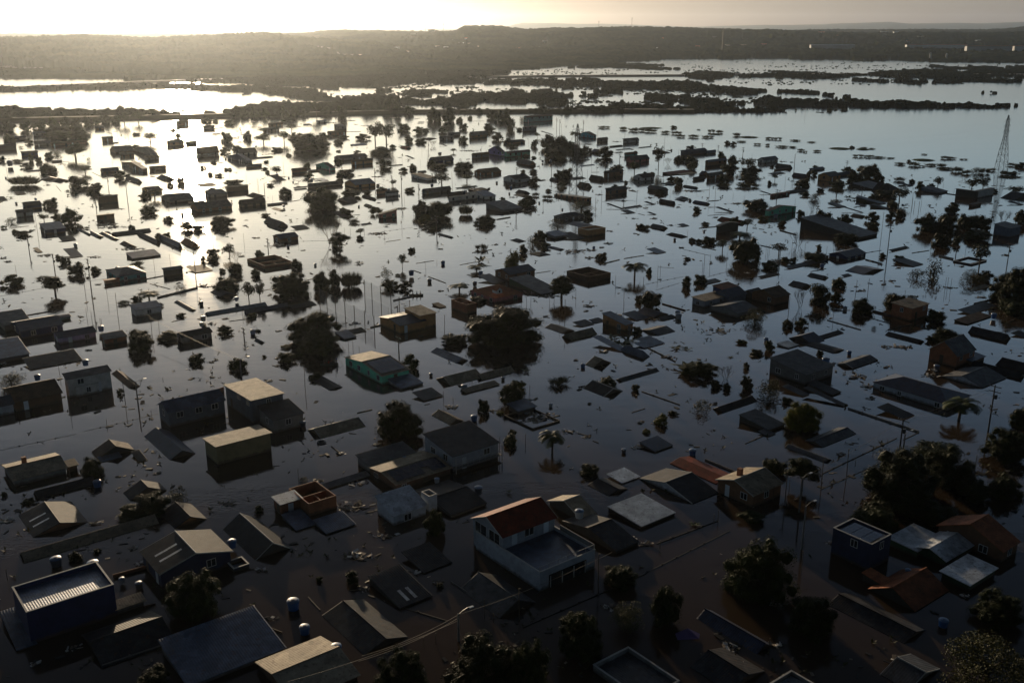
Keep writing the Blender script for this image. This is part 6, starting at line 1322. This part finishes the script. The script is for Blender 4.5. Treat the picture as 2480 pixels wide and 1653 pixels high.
t L 1800 1060 160 90 ; t L 1920 1030 130 50 ; t L 2080 1080 160 70 ; t R 2200 1090 170 70 ; t L 2200 960 150 50 ; t R 2310 980 180 80 ; t G 990 885 270 25 ; t G 170 740 180 12 ; t L 180 730 130 30 ; t L 290 735 90 22 ; t R 20 720 100 35 ; t L 1000 812 80 20 ; t L 2150 1120 320 20 ; t R 560 1510 150 110 ; t R 600 1400 60 40 ; t B 1540 1150 140 50
k c 148 1390 150 ; k p 832 1500 180 ; k p 960 1475 115 ; k p 1403 1305 35 ; k p 862 1530 90 ; k p 925 1538 90 ; k p 1255 1250 70 ; k p 1700 1568 60
m 1300 1340 1430 1358 4 .3 wood ; m 650 1235 850 1215 5 .3 wood ; m 1000 1162 1070 1160 2 .1 wood ; m 200 1395 470 1470 4 .2 concrete
d 2040 1500 70 ; d 1910 1480 60 ; d 720 1500 80 ; d 100 1290 250 ; d 1980 1440 40 ; d 850 920 80
'''
ox = oy = 0; sc_ = 1.0
for ln in DATA.strip().split('\n'):
    ln = ln.strip()
    if not ln: continue
    if ln[0] == 'T' and ln[1] == ' ':
        _, a_, b_, c_ = ln.split(); ox, oy, sc_ = float(a_), float(b_), float(c_); continue
    if ln[0] == 'b':
        L_, _, look = ln.partition('|'); f = L_.split(); n_ = [float(q) for q in f[4:10]]
        if len(n_) < 6: n_.append(0)
        fl = f[10].split(',') if len(f) > 10 else []
        if f[2] in ('wood', 'concrete'): f[2] = 'dark' if f[2] == 'wood' else 'grey'
        px, py, wp, x1, x2, rp = n_
        if sc_ < .2 and 'nw' not in fl:     # far houses: a good part of each wall seen is its own reflection
            wp *= .78
            if f[1] == 's' and wp > 16 and rp <= 10 and (int(px) % 5) < 3 and '+' not in fl: f[1] = 'g2'; rp = 20
        elif sc_ < .23: wp *= .92
        bld(f[1], f[2], f[3], ox + px * sc_, oy + py * sc_, wp * sc_, ox + x1 * sc_, ox + x2 * sc_, rp * sc_, fl, look.strip()); continue
    for it in ln.split(' ; '):
        f = it.split()
        if f[0] == 't': plant(f[1], ox + float(f[2]) * sc_, oy + float(f[3]) * sc_, float(f[4]) * sc_, float(f[5]) * sc_)
        elif f[0] == 'k': pole(f[1], ox + float(f[2]) * sc_, oy + float(f[3]) * sc_, float(f[4]) * sc_)
        elif f[0] == 'w': tank(ox + float(f[2]) * sc_, oy + float(f[3]) * sc_, float(f[4]) * sc_, float(f[5]) * sc_, f[1])
        elif f[0] == 'm':
            beam(ox + float(f[1]) * sc_, oy + float(f[2]) * sc_, ox + float(f[3]) * sc_, oy + float(f[4]) * sc_, float(f[5]) * sc_ if len(f) > 5 else 3 * sc_, float(f[6]) if len(f) > 6 else .12, f[7] if len(f) > 7 else 'wood')
        elif f[0] == 'd': debris(ox + float(f[1]) * sc_, oy + float(f[2]) * sc_, float(f[3]) * sc_, look=' '.join(f[4:]) or None)

# the two storey house with the red roof and the open terrace
zx, zy, zs = 1120, 1180, .19583
g = lambda x, y: (zx + x * zs, zy + y * zs)
x_, y_ = g(955, 1050)
root, pt, La, Lb, h, A, B = bld('p', 'pale', 'bl', x_, y_, 235 * zs, g(165, 0)[0], g(1640, 0)[0], 0, ['nw', 'nc'], 'pale blue house with red roof and open roof terrace')
x_, y_ = g(500, 600)
_, pt2, La2, Lb2, h2, _, _ = bld('g2', 'pale', 'rd', x_, y_, 355 * zs, g(135, 0)[0], g(1140, 0)[0], 130 * zs, ['nw', '+', 'trim', 'nocap'], '')
def facade(pt_, d, n, L, spec, root_):
    for nm, c, wd, z0_, z1_, mt in spec:
        o1 = pt_ + d * (c * L - wd / 2) + n * .04 + Vector((0, 0, z0_)); f = MB()
        if nm == 'door': f.box(o1, d * wd, -n * .06, Vector((0, 0, z1_ - z0_))); f.build('door', mt, root_); continue
        z_ = z1_ - z0_
        f.box(o1, d * wd, -n * .07, Vector((0, 0, .08))); f.box(o1 + Vector((0, 0, z_ - .08)), d * wd, -n * .07, Vector((0, 0, .08)))
        for k in (0, wd / 2 - .04, wd - .08): f.box(o1 + d * k + Vector((0, 0, .08)), d * .08, -n * .07, Vector((0, 0, z_ - .16)))
        w_ = f.build('window', mt, root_); p = MB(); p.box(o1 + d * .08 - n * .03 + Vector((0, 0, .08)), d * (wd - .16), -n * .02, Vector((0, 0, z_ - .16))); p.build('pane', 'pane', w_)
lz = h
facade(pt2(0, 0, 0), B, -A, Lb2, [('door', .22, .9, lz - .35, lz + 1.35, 'door'), ('window', .5, 1.7, lz + .15, lz + 1.35, 'frame'), ('door', .83, .9, lz - .35, lz + 1.35, 'door')], root)
facade(pt2(0, 0, 0), A, -B, La2, [('window', .28, La2 * .36, h2 - 1.75, h2 - .12, 'frame'), ('window', .74, La2 * .40, h2 - 1.75, h2 - .12, 'frame')], root)
mb = MB(); mb.box(pt(.2, Lb - .16, h), A * (La - La2 - .4), B * .16, Vector((0, 0, .8))); mb.build('parapet_wall', 'wall_grey', root)
mb = MB()
for k in range(7): mb.bar(pt(0.1, Lb * k / 6.01, h), pt(.1, Lb * k / 6.01, h + .75), .03)
mb.bar(pt(.1, 0, h + .75), pt(.1, Lb, h + .75), .035); mb.build('railing', 'cap', root)
mb = MB()
for k in range(4): c = Lb * (.18 + .21 * k); mb.box(pt(-.06, c, -1), A * .12, B * .14, Vector((0, 0, h - .1)))
mb.build('porch_posts', 'cap', root); mb = MB(); mb.box(pt(-.03, Lb * .16, -1), -A * -.0 + A * .02, B * Lb * .68, Vector((0, 0, h + .1))); mb.build('porch_opening', 'pane', root)
sd_ = [('b', 1480, 900, 260, 1075, 2150, 60)]
x_, y_ = g(1900, 780); bld('g2', 'dark', 'dk', x_, y_, 40 * zs, g(1250, 0)[0], g(2170, 0)[0], 90 * zs, ['nw'], 'black gabled house right beside the red roofed one')
x_, y_ = g(1480, 380); bld('g2', 'dark', 'be', x_, y_, 60 * zs, g(1080, 0)[0], g(1640, 0)[0], 110 * zs, ['nw', 'trim'], 'dark house with lit beige slope behind the red roof')
x_, y_ = g(1440, 540); tank(x_, y_, 115 * zs, 180 * zs, 'white')
# red tile house dormer
dm = [o for o in COL.objects if o.get('category') == 'house' and any(q[0] == o and 'dormer' in q[1] for q in THINGS)][0]
P = at(1000 + 945 * .22065, 480 + 1150 * .22065); hz = 3.0; mb = MB(); loc = P - dm.location; loc.z = 0
A_ = Vector((math.cos(GA), math.sin(GA), 0)); B_ = Vector((math.cos(GB), math.sin(GB), 0)); z1 = max(1.4, height_at(P.y, 480 + 1045 * .22065)); z2 = z1 + .9; ctr = loc + B_ * .2
q = lambda s, t_, z: ctr + B_ * s + A_ * t_ + Vector((0, 0, z))
mb.poly([q(-.9, 0, z1), q(.9, 0, z1), q(.9, 0, z2), q(0, 0, z2 + .7), q(-.9, 0, z2)]); mb.poly([q(-.9, 0, z1), q(-.9, 0, z2), q(-.9, 2, z2), q(-.9, 2, z1)]); mb.poly([q(.9, 0, z1), q(.9, 2, z1), q(.9, 2, z2), q(.9, 0, z2)]); mb.build('dormer', 'wall_white', dm)
mb = MB(); mb.poly([q(-1.1, -.2, z2 - .1), q(0, -.2, z2 + .8), q(0, 2.4, z2 + .8), q(-1.1, 2.4, z2 - .1)]); mb.poly([q(1.1, -.2, z2 - .1), q(1.1, 2.4, z2 - .1), q(0, 2.4, z2 + .8), q(0, -.2, z2 + .8)]); mb.build('dormer_roof', 'roof_ti', dm)
mb = MB(); mb.box(q(-.25, -.03, z1 + .15), B_ * .5, A_ * .02, Vector((0, 0, .7))); mb.build('window', 'pane', dm)

# pylons and their lines
r1, P1_, h1_ = pylon(2424, 411, 2448, 279, 30); thing(r1, 'tall steel lattice pylon', 'pylon', 'lattice pylons', label='tall steel lattice pylon at the right edge of the flooded plain')
r2, P2_, h2_ = pylon(1396, 470, 1402, 300, 34); thing(r2, 'x', 'pylon', 'lattice pylons', label='steel lattice pylon rising among houses in the middle of town')
for k in range(3):
    z_ = (.72, .82, .92)[k]; cable(P2_ + Vector((0, 0, h2_ * z_ - 1)), P1_ + Vector((0, 0, h1_ * z_ - 1)), 5, 'long %s pylon cable over open water' % ('lowest', 'middle', 'highest')[k])
# overhead cables along the near streets
def cab(x0, y0, hp0, x1, y1, hp1, sag=.5):
    p, q_ = at(x0, y0), at(x1, y1); p.z = height_at(p.y, y0 - hp0); q_.z = height_at(q_.y, y1 - hp1); cable(p, q_, sag)
cab(1112, 1551, 64, 880, 1653, 66); cab(1112, 1551, 56, 872, 1660, 60); cab(1112, 1551, 64, 1480, 1420, 84); cab(1112, 1551, 50, 700, 1720, 70)
cab(2178, 1093, 79, 2393, 1043, 110); cab(2178, 1090, 70, 2393, 1043, 100); cab(2178, 1093, 79, 1935, 1240, 84); cab(223, 715, 88, 365, 809, 44); cab(365, 809, 44, 585, 913, 44); cab(72, 614, 38, 133, 661, 46); cab(133, 661, 46, 223, 715, 88); cab(365, 809, 40, 585, 913, 40, .3)
# net fences of the flooded playing field
C2 = lambda x, y: (500 + x * .22065, 480 + y * .22065)
fence([C2(*q_) for q_ in ((1245, 1155), (1325, 1200), (1420, 1248), (1525, 1300), (1628, 1355), (1740, 1412), (1845, 1468))], 180 * .22065, 'left net fence of the flooded playing field')
fence([C2(*q_) for q_ in ((1738, 1075), (1818, 1112), (1918, 1157), (2028, 1212), (2120, 1260), (2236, 1300))], 185 * .22065, 'right net fence of the flooded playing field')
# boats and the people in them
bt, P, L = boat(776, 819, 884, R(8), 'dark canoe with four people beside the green house')
ca, sa = math.cos(R(8)), math.sin(R(8)); on = lambda f, z: Vector((P.x + ca * L / 2 * f, P.y + sa * L / 2 * f, z))
person(on(-.62, -.05), 'sit', 'shirt_dark', R(-90), 'person in dark clothes seated in the canoe bow'); person(on(-.08, -.05), 'sit', 'shirt_red', R(-90), 'person in a red top seated mid canoe')
person(on(.2, .06), 'stand', 'shirt_dark', R(-90), 'person in dark clothes standing mid canoe'); person(on(.86, .2), 'stand', 'shirt_blue', R(90), 'person standing at the canoe stern with a pole')
mb = MB(); mb.bar(Vector((0, .35, 1.3)), Vector((1.6, .1, -.5)), .025, n=5); o = mb.build('punting_pole', 'wood'); o.location = on(.86, .2); thing(o, 'x', 'pole', label='long wooden punting pole held at the canoe stern')
mb = MB(); mb.box((-.45, -.38, 0), (.9, 0, 0), (0, .76, 0), (0, 0, .45)); mb.box((-.3, -.3, .46), (.5, .1, 0), (-.08, .5, 0), (0, 0, .35)); o = mb.build('bundle', 'junk_dark'); o.location = on(.5, .06); o.rotation_euler.z = R(8); thing(o, 'x', 'bundle', label='dark bundle of rescued belongings in the canoe')
bt, P, L = boat(991, 1025, 716, R(5), 'dark canoe with three people in the open water')
for k, f in enumerate((-.5, .05, .55)): person(on(f, -.05), 'sit', ('shirt_dark', 'shirt_blue', 'shirt_dark')[k], R(-90), ('person seated in the bow of the far canoe', 'person in blue seated mid far canoe', 'person seated at the stern of the far canoe')[k])
# odd finds on the water
def ring(x, y, d):
    mb = MB(); P = at(x, y); r_ = d * mpp(x, y) / 2; n = 20
    for i_ in range(n):
        a_, b_ = 2 * math.pi * i_ / n, 2 * math.pi * (i_ + 1) / n; mb.bar((math.cos(a_) * r_, math.sin(a_) * r_, .12), (math.cos(b_) * r_, math.sin(b_) * r_, .12), .15, n=8)
    o = mb.build('floating_tub', 'tank_dark'); o.location = P; thing(o, 'x', 'tub', label='round open tub floating beside the dark ridged roof')
ring(620 + 600 * .26405, 826 + 930 * .26405, 68 * .26405)
mb = MB(); mb.poly([(-1.4, -.7, .05), (1.2, -.6, .12), (1.5, .5, .05), (.1, 1.1, .45), (-1.5, .5, .1)]); mb.poly([(-1.5, .5, .05), (.1, 1.1, .4), (1.5, .5, 0), (1.2, -.6, .07), (-1.4, -.7, 0)]); o = mb.build('tarpaulin', 'junk_purple'); o.location = at(1240 + 1620 * .2635, 1240 + 1140 * .2635)
thing(o, 'x', 'tarpaulin', label='crumpled purple tarpaulin floating near the bottom edge')
# countless small flotsam: laths, boards, branches and weed drifting between the houses
fr_ = np.random.RandomState(12)
for nm, mt, cnt, lo, hi_ in (('flotsam', 'junk_dark', 1000, .15, .9), ('pale_flotsam', 'junk', 300, .1, .5), ('drifting_weed', 'leaf_olive', 1100, .15, .55)):
    mb = MB(); k = 0
    while k < cnt:
        x_ = fr_.uniform(-40, 2520); y_ = 300 + 1340 * fr_.rand() ** 1.5; p = at(x_, y_); cl = vnoise(np.array([p.x / 9 + 3]), np.array([p.y / 9]))[0]
        if cl < .66 and fr_.rand() > .07: continue
        if x_ > 1450 and y_ < 330 + (x_ - 1450) * .12: continue
        k += 1; a_ = fr_.uniform(0, 6.28); L = fr_.uniform(lo, hi_) * (1 + p.y / 260); wd = L * fr_.uniform(.08, .6)
        if nm == 'drifting_weed':
            c_ = Vector((p.x, p.y, 0))
            for q in range(4): b_ = fr_.uniform(0, 6.28); t_ = Vector((math.cos(b_), math.sin(b_), fr_.uniform(.1, 1.0))) * L * .8; n_ = Vector((-math.sin(b_), math.cos(b_), 0)) * L * .2; mb.poly([c_, c_ + t_ * .5 + n_, c_ + t_, c_ + t_ * .5 - n_])
        else: mb.box((p.x, p.y, -.02), (math.cos(a_) * L, math.sin(a_) * L, fr_.uniform(-.05, .12) * L), (-math.sin(a_) * wd, math.cos(a_) * wd, 0), (0, 0, .05 + .04 * L))
    o = mb.build(nm, mt); o['kind'] = 'stuff'; o['label'] = {'flotsam': 'small dark boards and sticks drifting on the flood', 'pale_flotsam': 'small pale rubbish drifting on the flood', 'drifting_weed': 'tufts of weed drifting on the flood'}[nm]
# far buildings among the trees on the dry side
def ground_d(x, yb):                      # where the sight line through this pixel meets the dry hillside
    u, dy, dz = ray(x, yb); c = int(np.clip(np.searchsorted(cols, x), 0, NC - 1))
    zr = CAMH + dz * ds / dy; hit = np.where(zr < np.maximum(elev[:, c], 1) + 5)[0]; return float(ds[hit[0]]) if len(hit) else 4000.0
def far_house(x, yb, wpx, hpx, wall, roof, ll, dist=None, look=None, cat='house'):
    d = ground_d(x, yb); u, dy, dz = ray(x, yb); t_ = d / dy; P = Vector((u * t_, d, CAMH + dz * t_ + (8 if cat == 'warehouse' else 5))); m_ = t_ / FPX; w_ = wpx * m_; h_ = hpx * m_; root = empty('far_house' if cat == 'house' else cat.replace(' ', '_'), P)
    mb = MB(); mb.box((-w_ / 2, 0, -14), (w_, 0, 0), (0, ll, 0), (0, 0, 14 + h_)); mb.build('wall', wall, root)
    mb = MB(); rr = min(4, h_ * .5) if w_ < 60 else 1.5
    slab(mb, Vector((-w_ / 2 - 1, ll / 2, h_ + rr)), Vector((w_ / 2 + 1, ll / 2, h_ + rr)), Vector((w_ / 2 + 1, -1, h_ - .2)), Vector((-w_ / 2 - 1, -1, h_ - .2)), .3, False)
    slab(mb, Vector((-w_ / 2 - 1, ll / 2, h_ + rr)), Vector((w_ / 2 + 1, ll / 2, h_ + rr)), Vector((w_ / 2 + 1, ll + 1, h_ - .2)), Vector((-w_ / 2 - 1, ll + 1, h_ - .2)), .3, False); mb.build('roof', roof, root)
    thing(root, look or 'tiny pale house among far trees', cat, 'far off houses' if cat == 'house' else 'far warehouses', (x, yb))
    return root, w_, h_
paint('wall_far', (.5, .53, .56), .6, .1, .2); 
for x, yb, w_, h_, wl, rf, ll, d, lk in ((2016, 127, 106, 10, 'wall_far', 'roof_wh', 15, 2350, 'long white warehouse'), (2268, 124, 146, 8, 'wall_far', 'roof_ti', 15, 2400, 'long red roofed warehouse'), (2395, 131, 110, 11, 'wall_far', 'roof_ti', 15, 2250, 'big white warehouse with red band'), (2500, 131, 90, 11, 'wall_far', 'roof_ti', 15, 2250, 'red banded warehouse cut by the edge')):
    far_house(x, yb, w_, h_, wl, rf, ll, d, lk, 'warehouse')
rf_ = random.Random(4)
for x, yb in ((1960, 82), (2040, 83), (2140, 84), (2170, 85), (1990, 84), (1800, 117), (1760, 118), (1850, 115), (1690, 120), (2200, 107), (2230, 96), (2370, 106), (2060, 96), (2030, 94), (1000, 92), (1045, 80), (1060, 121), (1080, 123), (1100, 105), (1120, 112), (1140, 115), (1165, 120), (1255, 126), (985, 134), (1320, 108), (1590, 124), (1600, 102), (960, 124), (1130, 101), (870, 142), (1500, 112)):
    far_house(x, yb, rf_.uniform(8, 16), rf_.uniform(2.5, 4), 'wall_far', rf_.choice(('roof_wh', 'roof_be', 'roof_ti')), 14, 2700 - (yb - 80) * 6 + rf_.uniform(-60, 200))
for x, yb, hpx, lk in ((2292, 141, 10, 'slim white silo'), (2253, 141, 11, 'pale twin silo')):
    u, dy, dz = ray(x, yb); d = ground_d(x, yb); t_ = d / dy; m_ = t_ / FPX; mb = MB(); mb.lathe([(hpx * m_ * .22, -8), (hpx * m_ * .22, hpx * m_), (hpx * m_ * .12, hpx * m_ * 1.12), (0, hpx * m_ * 1.15)], n=14); o = mb.build('silo', 'wall_far'); o.location = (u * t_, d, CAMH + dz * t_); thing(o, 'x', 'silo', label=lk + ' beyond the far channel at right')
for x, yb, hpx in ((1530, 66, 22), (1450, 66, 14), (1074, 70, 12), (1030, 71, 10), (1748, 130, 60), (565, 75, 12)):
    d = ground_d(x, max(yb, 74)); u, dy, dz = ray(x, yb); t_ = d / dy; m_ = t_ / FPX; mb = MB(); mb.bar((0, 0, -10), (0, 0, hpx * m_), 1.0, .5, 4)
    for k in range(3): mb.box((-3, -.2, hpx * m_ * (.75 + k * .1)), (6, 0, 0), (0, .4, 0), (0, 0, .5))
    o = mb.build('mast', 'metal'); o.location = (u * t_, d, CAMH + dz * t_); thing(o, 'thin far mast', 'mast', 'far masts', (x, yb))

# ---------------------------------------------------------------- labels
LM = [(180, 1440, 'the blue parapet house'), (480, 1340, 'the navy gabled house'), (1290, 1330, 'the red roofed terrace house'), (2085, 1310, 'the navy solar cube house'), (2310, 1330, 'the bright white metal roofs'),
      (910, 890, 'the green solar house'), (600, 960, 'the tall beige roofed house'), (580, 1080, 'the olive block house'), (1120, 1080, 'the slate balcony house'), (740, 1210, 'the roofless brick shell'), (90, 1150, 'the long lit beige roof'),
      (1337, 1080, 'the lone near palm'), (1810, 1180, 'the brown house with chimney'), (2220, 940, 'the long dark hipped roof'), (1940, 910, 'the wide flat grey roof'), (1945, 1020, 'the yellow green round tree'), (2305, 850, 'the tall brown brick house'),
      (1220, 800, 'the biggest tree'), (1210, 715, 'the red tile dormer house'), (1000, 790, 'the orange brick house'), (760, 810, 'the big centre left tree'), (300, 675, 'the teal house'), (210, 920, 'the white porch house'), (355, 750, 'the white fronted blue roof house'),
      (650, 640, 'the roofless brick walls'), (1245, 665, 'the brown navy roofed house'), (1430, 670, 'the black roofless walls'), (1537, 660, 'the tall mid palm'), (1800, 740, 'the big grey extended house'), (2210, 740, 'the red brown brick house'), (2060, 625, 'the bright blue house'),
      (2060, 565, 'the wide slate blue roof'), (1396, 470, 'the town pylon'), (2420, 460, 'the right edge pylon'), (1870, 510, 'the dark green house'), (940, 525, 'the pink cottage'), (810, 560, 'the leafless tree'), (750, 360, 'the great round dome tree'), (790, 410, 'the emerald gabled house'), (1210, 375, 'the violet house'),
      (1425, 335, 'the cyan house'), (1300, 300, 'the grey green school block'), (560, 430, 'the brown box in the glare'), (110, 590, 'the navy shed'), (1850, 380, 'the white navy hipped house'), (2010, 425, 'the orange brown house'), (2360, 480, 'the black waterside wall'), (1780, 1500, 'the two toned long roof'), (1560, 1600, 'the bottom centre grey box'), (1110, 1530, 'the bottom street lamp'),
      (1530, 380, 'the faded pink house'), (960, 350, 'the two tall ragged trees'), (640, 1580, 'the beige striped roof'), (2200, 1560, 'the zinc corrugated roof'), (500, 360, 'the sun glitter'), (150, 330, 'the dark left tree mass'), (2440, 700, 'the huge right edge tree'), (1400, 1010, 'the open brown water'), (330, 480, 'the brown box in pale water'), (2110, 1160, 'the huge dark tree clump')]
ORD = ['', 'second ', 'third ', 'fourth ', 'fifth ', 'sixth ', 'seventh ', 'eighth ', 'ninth ', 'tenth ', 'eleventh ', 'twelfth ', 'thirteenth ', 'fourteenth ']
def where(x, y, lm):
    dx, dy = x - lm[0], (y - lm[1]) * 1.7
    ang = math.degrees(math.atan2(-dy, dx)) % 360
    return ['right of', 'behind and right of', 'behind', 'behind and left of', 'left of', 'in front and left of', 'in front of', 'in front and right of'][int((ang + 22.5) // 45) % 8]
groups = {}
for o, look, (x, y) in THINGS:
    if 'row' in look: pass
    if y < 290:                            # the far shore is described by place, not by a house
        key_lm = ('far', 'on the far shore') 
        lm = min([(60, 200, 'left end'), (500, 200, 'left middle'), (1000, 200, 'middle'), (1500, 200, 'right middle'), (2000, 200, 'right part'), (2400, 200, 'right end')], key=lambda q_: abs(q_[0] - x))
        groups.setdefault((look, 'in the %s of the far shore' % lm[2]), []).append((x, o)); continue
    # nearest landmark that is not the thing itself
    c = sorted(LM, key=lambda q_: (q_[0] - x) ** 2 + ((q_[1] - y) * 1.7) ** 2); lm = c[0]
    if math.hypot(lm[0] - x, (lm[1] - y) * 1.7) < 26: lm = c[1]
    wh = where(x, y, lm); groups.setdefault((look, wh + ' ' + lm[2]), []).append((math.hypot(lm[0] - x, (lm[1] - y) * 1.7), o))
for (look, wh), lst in groups.items():
    lst.sort(key=lambda q_: q_[0])
    for k, (_, o) in enumerate(lst):
        pre = '' if len(lst) == 1 else (('leftmost ' if k == 0 else ORD[min(k, 13)]) if 'far shore' in wh else ('nearest ' if k == 0 else ORD[min(k, 13)]))
        s = (pre + look + ' ' + wh).strip(); ws = s.split()
        if len(ws) > 16:
            drop = [q_ for q_ in ws if q_ not in ('and', 'the', 'with')] ; s = ' '.join(drop[:16])
        o['label'] = s
lab = {}
for o in COL.objects:
    if 'label' in o: lab.setdefault(o['label'], []).append(o.name)
print('dup labels', {k: v for k, v in lab.items() if len(v) > 1})
print('objects', len(COL.objects), 'things', len(THINGS))
